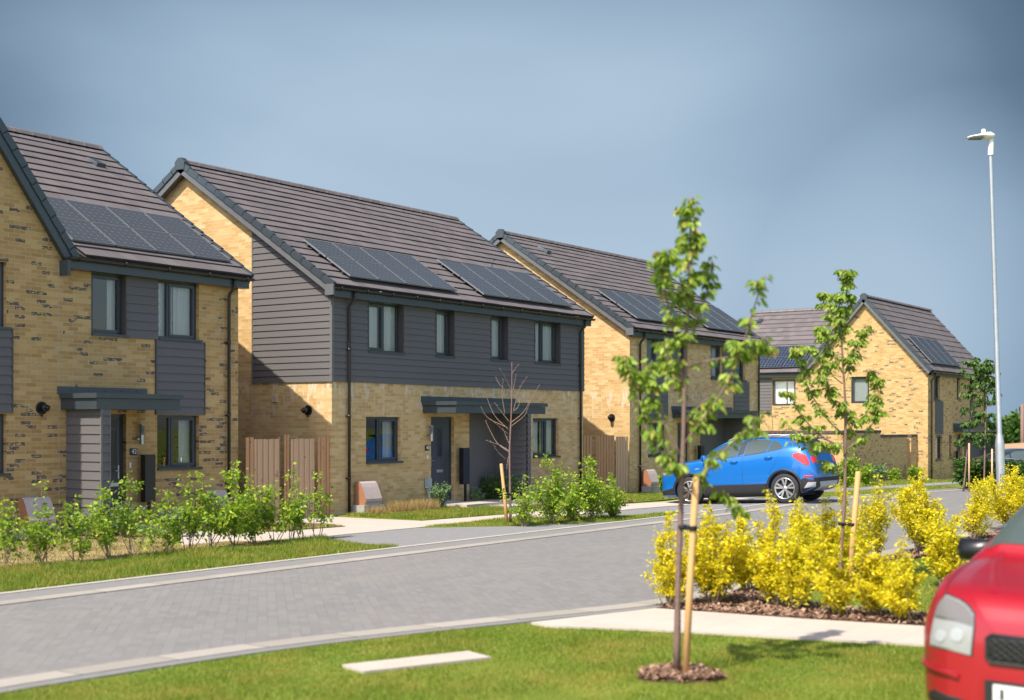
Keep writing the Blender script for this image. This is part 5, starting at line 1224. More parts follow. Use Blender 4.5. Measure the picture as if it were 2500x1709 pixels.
shrub('lavender_plant', 'dark green plant in the bin recess of the middle pair', 'plant', 'small plants by the front doors', 5.75, -.28, .78, .28, 'leaf_dark', 900, .08, 12, low=.0, wf=.3)
shrub('lavender_plant', 'small blue green plant under the black post box of number 40', 'plant', 'small plants by the front doors', 5.05, -.30, .42, .2, 'leaf_lav', 450, .07, 10, low=.0, wf=.3)
shrub('small_shrub', 'small variegated shrub by the cable box left of door 40', 'shrub', 'small plants by the front doors', 2.95, -.75, .62, .30, 'leaf_lav', 800, .05, 8, low=.1)
shrub('small_shrub', 'small bright shrub by the meter box of the third house', 'shrub', None, 14.75, -.45, .58, .22, 'leaf_hedge', 500, .08, 6)
shrub('small_shrub', 'small pale flowering shrub in front of the nose of the blue car', 'shrub', None, 16.0, -.3, .5, .25, 'leaf_lav', 400, .07, 6)
shrub('small_shrub', 'grey green shrub below the porch screen of number 42', 'shrub', None, -6.55, -.95, .65, .35, 'leaf_lav', 700, .05, 9)
shrub('small_shrub', 'silvery shrub behind the hedge near the steps of number 42', 'shrub', None, -5.9, -1.6, .55, .32, 'leaf_lav', 600, .05, 8)
shrub('small_shrub', 'pale leaved shrub under the movement joint of number 42', 'shrub', None, -7.1, -.7, .45, .3, 'leaf_lav', 500, .045, 8)
def tuft(lab, u, w, H, r, n):
    e_ = grass('dry_tuft', [(u + r * math.cos(t), w + r * .7 * math.sin(t)) for t in [i * .7 for i in range(9)]], n, H * .6, H, M['straw'], wid=.004, patch=False); del e_['kind']; tag(e_, lab, 'grass tuft', 'straw coloured grass tufts')
tuft('straw coloured grass tuft before the concrete plinth of number 40', .55, -.85, .26, .28, 700); tuft('straw coloured grass mound right of the meter box plinth', 1.75, -.55, .32, .38, 1200); tuft('largest straw coloured grass mound under the window of number 40', 2.35, -.75, .34, .42, 1500)
# shrubs before the garden wall and round the lamp post
for (u, w, H, r, n, mat, lab) in ((25.2, -2.4, 1.25, .6, 1500, 'leaf_hedge', 'leafy shrub behind the rear bumper of the blue car'), (27.3, -2.3, 1.05, .45, 900, 'leaf_hedge', 'loose shrub right of the second tree against the garden wall'), (29.3, -1.1, .8, .55, 900, 'leaf_lav', 'low pale shrub at the left end of the dark garden wall'), (32.2, -1.1, .95, .4, 600, 'leaf_lav', 'arching pale shrub halfway along the garden wall'), (34.0, -1.15, .7, .4, 600, 'leaf_hedge', 'low bright shrub right of the arching one by the garden wall'), (36.5, -1.2, .8, .5, 700, 'leaf_dark', 'low green shrub beside the timber gate of the garden wall')):
    shrub('wall_shrub', lab, 'shrub', 'shrubs in front of the garden wall', u, w, H * .8, r * .8, 'leaf_hedge' if mat == 'leaf_dark' else mat, int(n * .6), .10, 7, low=.05)
for i, (px, d, H, r) in enumerate(((2368, 47, .85, .6), (2395, 46, .85, .7), (2425, 46, .85, .7), (2462, 45, .80, .75), (2500, 44, .80, .8), (2540, 44, .8, .8))):
    u, w = cpt((px - 1250) * d / 3309, d)
    shrub('dark_hedge_shrub', ['hedge shrub left of the narrow trees near the far porch', 'hedge shrub between the two narrow trees', 'hedge shrub directly behind the lamp post', 'hedge shrub right of the lamp post below the dark car', 'hedge shrub at the right photo edge before the dark car', 'hedge shrub beyond the right photo edge'][i], 'hedge plant', 'dark green hedge in front of the dark car', u, w, H, r, 'leaf_dark', 2200, .12, 9, low=.0)
# distant trees and scrub beyond the soil bank
for i, (px, yt, d, r) in enumerate(((2235, 1012, 118, 3.0), (2300, 1018, 116, 3.4), (2375, 1008, 118, 3.4), (2415, 1004, 120, 3.2), (2450, 972, 118, 2.2), (2478, 976, 120, 2.0), (2520, 1000, 118, 3.5))):
    u, w = cpt((px - 1250) * d / 3309, d); H = (1039.6 - yt) * d / 3309 + CH + 1.2 - r * .95
    shrub('field_tree', ['scrub tree behind the far porch roof', 'scrub tree left of the lamp post on the skyline', 'scrub tree just right of the narrow trees beyond the bank', 'low scrub tree behind the lamp post beyond the bank', 'taller dark skyline tree right of the lamp post', 'taller dark skyline tree nearest the wooden pole', 'scrub tree at the right photo edge beyond the bank'][i], 'tree', 'trees beyond the soil bank', u, w, H, r, 'leaf_dark', 2600, .55, 10, low=.0)
# telegraph pole
u, w = cpt((2496 - 1250) * 95 / 3309, 95); e_ = empty('wooden_pole', (u, w, -1.2), 'brown wooden pole standing on the skyline at the right photo edge', 'pole'); m = MB(); m.tube([(u, w, -1.2), (u, w, 3.55)], .13, 10); m.build('pole', M['bark'], e_)
# ================================================================== lamp post
d = 28.0; u, w = cpt((2447 - 1250) * d / 3309, d); 
lp = empty('lamp_post', (u, w, 0), 'tall galvanised street lamp post with pale lamp head among the golden shrubs', 'street lamp')
lx = -.032
def LP(x, z, y=0): return (u + (x + lx * z) * SY + y * CY, w - (x + lx * z) * CY + y * SY, z)
m = MB(); pr = [(.092, -.1), (.092, 1.62), (.085, 1.70), (.060, 1.82), (.052, 1.86), (.045, 5.0), (.040, 7.72)]
P = [[LP(r * math.cos(a), z, r * math.sin(a)) for a in [2 * math.pi * k / 24 for k in range(24)]] for r, z in pr]; m.grid(P, closed=True); m.build('column', M['galv'], lp)
m = MB(); P = [[LP(.094 * math.sin(a), z, -.094 * math.cos(a)) for a in [-.5 + k * .125 for k in range(9)]] for z in (.45, 1.02)]; m.grid(P); m.build('inspection_door', M['alu'], lp)
m = MB(); P = [[LP(.02 * (z - 7.55) / .3 + r * math.cos(a), z, r * math.sin(a)) for a in [2 * math.pi * k / 20 for k in range(20)]] for r, z in ((.058, 7.60), (.060, 7.64), (.058, 7.80), (.052, 7.93), (.045, 8.0))]; m.grid(P, closed=True); m.build('lamp_neck', M['lamp_grey'], lp)
m = MB()     # flattened head reaching left
st = [(.10, 7.985, .02, .012), (.08, 8.00, .075, .05), (.0, 8.00, .12, .085), (-.10, 8.0, .14, .075), (-.18, 8.005, .145, .045), (-.28, 7.99, .14, .035), (-.40, 7.975, .125, .028), (-.46, 7.965, .09, .02), (-.48, 7.96, .03, .01)]
P = [[LP(x, zc + hz * math.sin(a) * (1 if math.sin(a) > 0 else 1.0), wy * math.cos(a)) for a in [2 * math.pi * k / 18 for k in range(18)]] for x, zc, wy, hz in st]; m.grid(P, closed=True); m.build('lamp_head', M['lamp_grey'], lp)
m = MB(); m.box(-.42, -.16, -.10, .10, 7.935, 7.955, M=lambda x, y, z: LP(x, z, y)); m.build('lamp_lens', M['lens'], lp, bevel=.01)
m = MB(); m.lathe([(0, .085), (.03, .08), (.045, .06), (.045, 0)], LP(-.13, 8.06), 16); m.build('photocell', M['white_plastic'], lp)
# ================================================================== cars
def interp(tab, x):
    xs = [r[0] for r in tab]
    if x <= xs[0]: return list(tab[0][1:])
    if x >= xs[-1]: return list(tab[-1][1:])
    i = max(k for k in range(len(xs)) if xs[k] <= x); i = min(i, len(xs) - 2)
    t = (x - xs[i]) / (xs[i + 1] - xs[i]); out = []
    for c in range(1, len(tab[0])):
        y = [r[c] for r in tab]; h = xs[i + 1] - xs[i]
        def sl(k):     # monotone slopes
            if k <= 0: return (y[1] - y[0]) / (xs[1] - xs[0])
            if k >= len(xs) - 1: return (y[-1] - y[-2]) / (xs[-1] - xs[-2])
            a, b = (y[k] - y[k - 1]) / (xs[k] - xs[k - 1]), (y[k + 1] - y[k]) / (xs[k + 1] - xs[k])
            return 0 if a * b <= 0 else 2 * a * b / (a + b)
        m0, m1 = sl(i), sl(i + 1); t2, t3 = t * t, t ** 3
        out.append((2 * t3 - 3 * t2 + 1) * y[i] + (t3 - 2 * t2 + t) * h * m0 + (-2 * t3 + 3 * t2) * y[i + 1] + (t3 - t2) * h * m1)
    return out
def section(zb, zs, ws, zbelt, wbelt, zt, wt):
    """half section from bottom centre to roof centre as (y, z)"""
    P = [(0, zb), (ws * .80, zb), (ws * .95, zb + .04), (ws * .99, zb + .12), (ws, zs), (ws * .985 + wbelt * .015, zs + (zbelt - zs) * .55), (wbelt, zbelt)]
    P += [(wbelt + (wt - wbelt) * .5 + .006, zbelt + (zt - zbelt) * .5), (wt, zbelt + (zt - zbelt) * .86), (wt * .93, zbelt + (zt - zbelt) * .955), (wt * .7, zt - .012 * min(1, (zt - zbelt) * 3)), (wt * .35, zt - .003), (0, zt)]
    out = []
    V = [Vector((p[0], p[1])) for p in P]; ext = [V[0] * 2 - V[1]] + V + [V[-1] * 2 - V[-2]]
    for i in range(len(V) - 1):
        p0, p1, p2, p3 = ext[i:i + 4]
        for k in range(3):
            t = k / 3; q = p1 + (p2 - p1) * t if i < 1 else .5 * ((2 * p1) + (-p0 + p2) * t + (2 * p0 - 5 * p1 + 4 * p2 - p3) * t * t + (-p0 + 3 * p1 - 3 * p2 + p3) * t ** 3)
            out.append((max(q[0], 0), q[1]))
    out.append(P[-1]); return out
def car_body(tab, L, axles, wr, archw, step=.04):
    xs = sorted({round(i * step, 4) for i in range(int(L / step) + 1)} | {r[0] for r in tab}); rows = []
    for x in xs:
        s = section(*interp(tab, x)); rows.append([(x, y, z) for y, z in s] + [(x, -y, z) for y, z in s[-2:0:-1]])
    m = MB(); m.grid(rows, closed=True); m.poly(rows[0][::-1]); m.poly(rows[-1])
    o = m.build('body', [], None, weld=True, recalc=True)
    cut = MB(); Wd = 1.2
    for ax in axles:
        for s in (-1, 1):
            c = MB()
            cut.tube([(ax[0], s * (Wd), ax[1]), (ax[0], s * archw, ax[1])], wr * 1.0 + .055, 40, smooth=True)
    co = cut.build('cutter', [], None, recalc=True)
    b = o.modifiers.new('arches', 'BOOLEAN'); b.operation = 'DIFFERENCE'; b.object = co; b.solver = 'EXACT'
    dg = bpy.context.evaluated_depsgraph_get(); dg.update(); me = bpy.data.meshes.new_from_object(o.evaluated_get(dg))
    o.modifiers.clear(); o.data = me; bpy.data.objects.remove(co)
    bm = bmesh.new(); bm.from_mesh(me); tree = BVHTree.FromBMesh(bm)
    for f in bm.faces:
        f.smooth = True; c = f.calc_center_median()
        if any(math.hypot(c.x - ax[0], c.z - ax[1]) < wr + .058 and abs(c.y) < archw + .27 for ax in axles) and (abs(c.y) <= archw + .02 or abs(f.normal.y) < .5) and abs(c.y) > archw - .05: f.material_index = 1
    for e in bm.edges:
        if len(e.link_faces) == 2 and e.calc_face_angle(0) > .6: e.smooth = False
    bm.to_mesh(me); bm.free()
    return o, tree
def chord(poly, t, horizontal=True):
    xs = []; n = len(poly)
    for i in range(n):
        (a, b), (c, d) = poly[i], poly[(i + 1) % n]
        if (b - t) * (d - t) <= 0 and b != d: xs.append(a + (c - a) * (t - b) / (d - b))
    return (min(xs), max(xs)) if xs else None
def patch(tree, poly, frame, off=.004, nu=14, nv=10, thick=.02):
    """project a 2D outline on the body. frame(a, b) -> (origin, direction)"""
    bs = [p[1] for p in poly]; lo, hi = min(bs), max(bs); P = []
    for j in range(nv + 1):
        t = lo + (hi - lo) * (.0005 + .999 * j / nv); c = chord(poly, t)
        if not c: continue
        row = []
        for i in range(nu + 1):
            a = c[0] + (c[1] - c[0]) * i / nu; o, d_ = frame(a, t); h = tree.ray_cast(Vector(o), Vector(d_))
            if h[0] is None: row.append(None)
            else:
                n = h[1]
                if n.dot(Vector(d_)) > 0: n = -n
                row.append((h[0] + n * off, h[0] - n * thick * .3))
        last = None
        for i in range(len(row)):
            if row[i] is None: row[i] = last
            else: last = row[i]
        nxt = None
        for i in range(len(row) - 1, -1, -1):
            if row[i] is None: row[i] = nxt
            else: nxt = row[i]
        if row[0] is not None: P.append(row)
    m = MB()
    if len(P) < 2: return m
    m.grid([[q[0] for q in r] for r in P])
    edge = [P[0][i] for i in range(len(P[0]))] + [r[-1] for r in P[1:]] + [P[-1][i] for i in range(len(P[-1]) - 2, -1, -1)] + [r[0] for r in P[-2:0:-1]]
    m.grid([[e[0] for e in edge], [e[1] for e in edge]], closed=True, smooth=False)
    return m
def sidef(s): return lambda a, b: ((a, s * 3, b), (0, -s, 0))
def frontf(a, b): return ((-3, a, b), (1, 0, 0))
def backf(a, b): return ((9, a, b), (-1, 0, 0))
def topf(a, b): return ((b, a, 5), (0, 0, -1))
def wheel(parent, x, y, s, r, rw=.2, spokes=10, double=True):
    w = MB(); prof = [(r * .70, -rw / 2 + .01), (r * .93, -rw / 2), (r * .985, -rw / 2 + .02), (r, -rw * .25), (r, rw * .25), (r * .985, rw / 2 - .02), (r * .93, rw / 2), (r * .70, rw / 2 - .01)]
    w.lathe(prof, (x, y, r), 44, axis='y'); t = w.build('wheel', M['rubber'], parent)
    f = s * rw / 2; rm = MB()
    rm.lathe([(r * .705, f - s * .012), (r * .715, f - s * .002), (r * .66, f - s * .006), (r * .63, f - s * .05)], (x, y, r), 44, axis='y')
    rm.lathe([(0, f - s * .018), (.05, f - s * .018), (.065, f - s * .035), (.065, f - s * .06)], (x, y, r), 20, axis='y')
    n = 5 if double else spokes
    for k in range(n):
        for off in ((-.17, .17) if double else (0,)):
            a = 2 * math.pi * k / n + off * .0 + .3; a2 = a + off * 1.35
            def pt(ang, rad, dy, side): return (x + rad * math.cos(ang) - side * math.sin(ang), y + f - s * dy, r + rad * math.sin(ang) + side * math.cos(ang))
            wi, wo = (.016, .027) if double else (.02, .024)
            aa = a + off * .45
            q = [pt(aa, .05, .030, -wi), pt(aa, .05, .030, wi), pt(a2 * 1.0, r * .67, .014, wo), pt(a2 * 1.0, r * .67, .014, -wo)]; q2 = [(p[0], p[1] - s * .03, p[2]) for p in q]
            rm.poly(q); 
            for i in range(4): rm.poly([q[i], q[(i + 1) % 4], q2[(i + 1) % 4], q2[i]])
    rm.build('rim', M['alloy'], t)
    bk = MB(); bk.lathe([(0, f - s * .075), (r * .66, f - s * .075)], (x, y, r), 30, axis='y'); bk.lathe([(0, -f * .8), (r * .7, -f * .8)], (x, y, r), 30, axis='y'); bk.build('brake_disc', M['disc'], t)
    return t
def place(root, loc, heading, sc_=1.0, pitch=0, yw=1.0):
    """body built with nose at x=0 and tail at +x; heading = world direction of the nose"""
    a = math.atan2(heading[1], heading[0]) + math.pi
    root.matrix_basis = Matrix.Translation(loc) @ Matrix.Rotation(a, 4, 'Z') @ Matrix.Rotation(pitch, 4, 'Y') @ Matrix.Diagonal((sc_, sc_ * yw, sc_, 1))
def paint(name, col, metal=.0):
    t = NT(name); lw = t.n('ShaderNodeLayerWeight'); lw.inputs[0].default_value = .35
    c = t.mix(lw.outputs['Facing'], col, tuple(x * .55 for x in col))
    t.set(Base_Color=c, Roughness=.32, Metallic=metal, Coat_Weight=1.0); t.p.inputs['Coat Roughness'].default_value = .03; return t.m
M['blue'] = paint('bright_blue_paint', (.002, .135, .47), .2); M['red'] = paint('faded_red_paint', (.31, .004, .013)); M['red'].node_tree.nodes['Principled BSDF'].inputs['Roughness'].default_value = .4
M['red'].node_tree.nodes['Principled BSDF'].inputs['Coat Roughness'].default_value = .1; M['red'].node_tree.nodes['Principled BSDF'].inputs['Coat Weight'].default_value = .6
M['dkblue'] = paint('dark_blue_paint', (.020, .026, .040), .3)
M['trim'] = plain('black_car_trim', (.013, .013, .014), .55, var=.1)
M['carglass'] = plain('tinted_car_glass', (.055, .072, .066), .04, var=.1, coat=1)
M['tail'] = plain('red_tail_lamp', (.62, .012, .010), .12, var=.1, coat=1)
M['amber'] = plain('orange_indicator', (.55, .12, .015), .2, coat=1)
M['clearlens'] = plain('clear_lamp', (.27, .275, .27), .22, coat=1, var=.12, scale=20)
M['silver'] = plain('silver_skid_plate', (.42, .43, .45), .4, .3, var=.04)
M['yellow_plate'] = plain('yellow_number_plate', (.62, .42, .03), .4, var=.03); M['white_plate'] = plain('white_number_plate', (.62, .63, .63), .4, var=.03)
M['pipe'] = plain('dark_underbody', (.012, .012, .013), .8)
def seg_lines(root_children, tree, lines, side, mat, name, parent, wid=.006):
    for ln in lines:
        m = MB(); pts = []
        P = smooth([(a, 0, b) for a, b in ln], 14); row0 = []; row1 = []
        for i, p in enumerate(P):
            t = (P[min(i + 1, len(P) - 1)] - P[max(0, i - 1)]).normalized(); nx_, nz_ = -t.z * wid / 2, t.x * wid / 2
            for rw_, sg in ((row0, 1), (row1, -1)):
                o, d_ = sidef(side)(p.x + nx_ * sg, p.z + nz_ * sg); h = tree.ray_cast(Vector(o), Vector(d_))
                if h[0] is not None: rw_.append(h[0] + Vector((0, side * .0016, 0)))
        k = min(len(row0), len(row1))
        if k > 1: m.grid([row0[:k], row1[:k]]); m.build(name, mat, parent)
# ------------------------------------------------------------------ blue crossover
TB = [  # x, zb, zs, ws, zbelt, wbelt, ztop, wtop
 (0.0, .36, .52, .42, .72, .40, .80, .30), (.03, .27, .52, .62, .78, .58, .90, .42), (.10, .22, .53, .74, .86, .68, .98, .52), (.25, .21, .54, .82, .95, .76, 1.04, .60), (.60, .21, .56, .875, 1.03, .82, 1.10, .64),
 (1.10, .20, .57, .885, 1.08, .845, 1.16, .64), (1.28, .20, .57, .885, 1.10, .85, 1.24, .62), (1.55, .20, .57, .885, 1.115, .845, 1.43, .585), (1.85, .20, .57, .888, 1.13, .84, 1.575, .56), (2.15, .20, .57, .888, 1.15, .84, 1.635, .56), (2.60, .20, .57, .888, 1.18, .84, 1.655, .56),
 (3.20, .20, .58, .892, 1.24, .84, 1.64, .55), (3.60, .21, .60, .895, 1.31, .82, 1.60, .53), (3.88, .24, .62, .885, 1.33, .78, 1.53, .50), (4.05, .29, .64, .86, 1.24, .74, 1.36, .50), (4.15, .33, .64, .83, 1.10, .72, 1.17, .52), (4.22, .37, .62, .79, .92, .72, 1.00, .55), (4.27, .42, .58, .70, .70, .64, .76, .50)]
bc = bpy.data.objects.new('parked_car', None); link(bc); tag(bc, 'bright blue compact crossover parked nose towards the third house', 'car', 'parked cars')
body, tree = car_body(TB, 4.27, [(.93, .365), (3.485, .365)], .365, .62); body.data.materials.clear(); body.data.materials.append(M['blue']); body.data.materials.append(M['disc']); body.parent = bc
def add(m, name, mat, parent=bc): 
    o = m.build(name, mat); o.parent = parent; return o
for s in (-1, 1):
    gl = [[(1.30, 1.13), (1.50, 1.28), (1.80, 1.46), (2.05, 1.555), (2.30, 1.585), (2.24, 1.20), (1.9, 1.165), (1.5, 1.14)], [(2.44, 1.215), (2.50, 1.59), (3.0, 1.575), (3.12, 1.55), (3.02, 1.265)], [(3.05, 1.27), (3.15, 1.545), (3.30, 1.50), (3.45, 1.385), (3.42, 1.345), (3.2, 1.30)]]
    wnd = [add(patch(tree, g_, sidef(s), .005, 22, 12), 'side_window', M['carglass']) for g_ in gl]
    bp = add(patch(tree, [(2.26, 1.20), (2.33, 1.585), (2.48, 1.588), (2.42, 1.212)], sidef(s), .003, 4, 8), 'door_pillar', M['trim'])
    lo = [(1.30, .24), (1.30, .50), (3.05, .50), (3.05, .24)]
    add(patch(tree, [(1.28, .215), (1.34, .49), (3.07, .49), (3.12, .215)], sidef(s), .010, 30, 6), 'sill_cladding', M['trim'])
    add(patch(tree, [(3.90, .25), (3.90, .60), (4.0, .605), (4.25, .60), (4.25, .42)], sidef(s), .008, 12, 8), 'bumper_cladding', M['trim'])
    add(patch(tree, [(.02, .25), (.0, .35), (.30, .42), (.50, .46), (.56, .28)], sidef(s), .008, 12, 8), 'bumper_cladding', M['trim'])
    for ax in (.93, 3.485):      # arch flares
        m = MB(); P = []
        for k in range(27):
            a = math.radians(-12 + 204 * k / 26); row = []
            for rr, oy in ((.410, -.02), (.412, .022), (.452, .024), (.474, .012), (.477, -.02)):
                x, z = ax + rr * math.cos(a), .365 + rr * math.sin(a); h = tree.ray_cast(Vector((x, s * 3, z)), Vector((0, -s, 0))); yy = .885 if h[0] is None or abs(h[0].y) < .75 else abs(h[0].y)
                row.append((x, s * (yy + oy), z))
            P.append(row)
        m.grid(P); add(m, 'wheel_arch', M['trim'])
    seg_lines(None, tree, [[(1.33, .50), (1.28, .8), (1.36, 1.10)], [(2.40, .50), (2.41, .9), (2.42, 1.20)], [(3.10, .72), (3.25, .95), (3.36, 1.15), (3.40, 1.32)], [(1.33, .505), (2.4, .505), (3.05, .505)]], s, M['trim'], 'door_gap', bc)
    seg_lines(None, tree, [[(1.25, 1.125), (2.0, 1.165), (2.8, 1.235), (3.45, 1.34)]], s, M['trim'], 'window_trim', bc, .014)
    for hx, hz in ((2.18, 1.06), (3.10, 1.13)):
        m = MB(); y = .90 * s; m.tube([(hx - .10, y * .985, hz), (hx - .06, y * 1.015, hz + .004), (hx + .06, y * 1.015, hz + .012), (hx + .10, y * .985, hz + .012)], [.010, .016, .016, .010], 8); add(m, 'door_handle', M['blue'])
    m = MB(); P = [[(1.42 + dx * c_, s * (.88 + yy), 1.17 + .085 * math.sin(a)) for a in [2 * math.pi * k / 14 for k in range(14)] for c_ in (math.cos(a),)] for yy, dx in ((.0, .03), (.03, .075), (.12, .085), (.17, .06), (.18, .01))]; m.grid(P, closed=True); add(m, 'mirror', M['blue'])
    m = MB(); m.box(1.40, 1.52, *(sorted((s * .84, s * .92))), 1.10, 1.15); add(m, 'mirror_foot', M['trim'])
    add(patch(tree, [(3.74, 1.12), (3.72, 1.20), (3.88, 1.22), (4.04, 1.15), (4.12, 1.00), (4.13, .90), (4.03, .92), (3.88, 1.02)], sidef(s), .010, 18, 12), 'tail_lamp', M['tail'])
    add(patch(tree, [(s * .56, .97), (s * .56, 1.09), (s * .70, 1.11), (s * .76, 1.09), (s * .76, .95)] if s > 0 else [(-.76, 1.09), (-.70, 1.11), (-.56, 1.09), (-.56, .97), (-.76, .95)], backf, .010, 10, 8), 'tail_lamp', M['tail'])
    add(patch(tree, [(4.0, .615), (3.99, .67), (4.20, .66), (4.24, .62)], sidef(s), .010, 8, 4), 'rear_reflector', M['tail'])
    add(patch(tree, [(.05, .80), (.12, .93), (.42, 1.0), (.55, .99), (.40, .86), (.2, .78)], sidef(s), .008, 14, 10), 'headlight', M['clearlens'])
    add(patch(tree, [(1.12, .90), (1.11, .93), (1.22, .935), (1.23, .91)], sidef(s), .008, 6, 3), 'side_indicator', M['clearlens'])
    m = MB(); m.tube([(1.95, s * .60, 1.60), (2.15, s * .60, 1.665), (2.7, s * .60, 1.69), (3.3, s * .585, 1.675), (3.55, s * .57, 1.625)], [.014, .018, .018, .018, .014], 8); add(m, 'roof_rail', M['silver'])
    for ax in (.93, 3.485): wheel(bc, ax, s * .775, s, .365, .215)
add(patch(tree, [(-.55, 1.30), (-.62, 2.02), (.62, 2.02), (.55, 1.30)] if False else [(-.62, 1.32), (-.56, 1.98), (.56, 1.98), (.62, 1.32)], topf, .005, 16, 16), 'windscreen', M['carglass'])
add(patch(tree, [(-.70, 1.17), (-.54, 1.51), (.54, 1.51), (.70, 1.17)], backf, .006, 16, 10), 'rear_window', M['carglass'])
m = MB(); m.grid([[(3.72, y, 1.62 + .0), (3.95, y, 1.585), (4.02, y, 1.57), (4.02, y, 1.55), (3.86, y, 1.53)] for y in (-.52, -.3, 0, .3, .52)]); add(m, 'roof_spoiler', M['blue'])
m = MB(); m.box(4.005, 4.03, -.22, .22, 1.555, 1.575); add(m, 'brake_lamp', M['tail'])
add(patch(tree, [(-.70, .28), (-.80, .60), (.80, .60), (.70, .28)], backf, .010, 22, 8), 'bumper_cladding', M['trim'])
add(patch(tree, [(-.48, .30), (-.58, .50), (.58, .50), (.48, .30)], backf, .020, 20, 6), 'skid_plate', M['silver'])
for s in (-1, 1): add(patch(tree, [(3.98, .36), (4.08, .50), (4.24, .50), (4.22, .38)], sidef(s), .018, 8, 5), 'skid_plate', M['silver'])
m = MB(); m.box(4.235, 4.25, -.26, .26, .84, .95); add(m, 'number_plate', M['yellow_plate'])
m = MB(); m.box(.9, 3.7, -.55, .55, .17, .26); m.tube([(.93, -.8, .34), (.93, .8, .34)], .05, 8); m.tube([(3.485, -.8, .34), (3.485, .8, .34)], .05, 8); add(m, 'underbody', M['pipe'])
m = MB(); m.tube([(.0, -.04, .78), (-.0, .04, .78)], .03, 8); 
add(patch(tree, [(-.36, .58), (-.46, .84), (.46, .84), (.36, .58)], frontf, .008, 12, 6), 'grille', M['trim'])
# near side is the car's left (+y when the nose points to -x); rear wheel at (9.51,-6.69), front at (9.51,-4.04)
CS = 1.04
hd = Vector((-.01, 1, 0)).normalized()
pit = -math.atan2(.14, 2.65)
zr = .05
yaw_a = math.atan2(hd.y, hd.x) + math.pi
# wheel contact (3.485, near side .885) must land on (9.51,-6.69)
side = Vector((-math.sin(yaw_a), math.cos(yaw_a), 0)); ax_ = Vector((math.cos(yaw_a), math.sin(yaw_a), 0))
ns = 1 if side.x < 0 else -1
base = Vector((9.51, -6.69, 0)) - ax_ * 3.485 * CS - side * ns * .885 * CS
place(bc, (base.x, base.y, zr - .14 * 1.36), hd, CS, pit)
# ------------------------------------------------------------------ red hatchback
TR = [
 (0.0, .30, .50, .34, .60, .30, .66, .20), (.02, .24, .50, .50, .68, .44, .74, .30), (.07, .21, .50, .61, .74, .55, .82, .38), (.15, .20, .50, .70, .80, .62, .875, .44), (.28, .20, .51, .765, .86, .69, .91, .52), (.50, .20, .53, .805, .905, .745, .945, .58),
 (.72, .20, .54, .825, .935, .77, .985, .60), (.90, .20, .54, .828, .950, .785, 1.02, .62), (.98, .20, .54, .828, .965, .79, 1.09, .63), (1.18, .20, .54, .828, .985, .79, 1.27, .595), (1.45, .20, .54, .828, 1.0, .785, 1.41, .56), (1.95, .20, .54, .828, 1.01, .78, 1.49, .54), (2.8, .20, .54, .828, 1.04, .77, 1.50, .53), (3.4, .22, .55, .82, 1.07, .75, 1.42, .48), (3.75, .28, .56, .78, 1.0, .70, 1.15, .48), (3.92, .38, .55, .68, .75, .60, .85, .45)]
TR = [(r_[0], r_[1], r_[2], r_[3], r_[4] * 1.07, r_[5], r_[6] * 1.07, r_[7]) for r_ in TR]
rc = bpy.data.objects.new('parked_car', None); link(rc); tag(rc, 'faded red small hatchback cut by the right photo edge, facing the camera', 'car', 'parked cars')
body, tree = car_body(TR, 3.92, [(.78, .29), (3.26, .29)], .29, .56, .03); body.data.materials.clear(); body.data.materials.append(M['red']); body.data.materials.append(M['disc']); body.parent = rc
def frp(off): return frontf
addr = lambda m, n, mt: add(m, n, mt, rc)
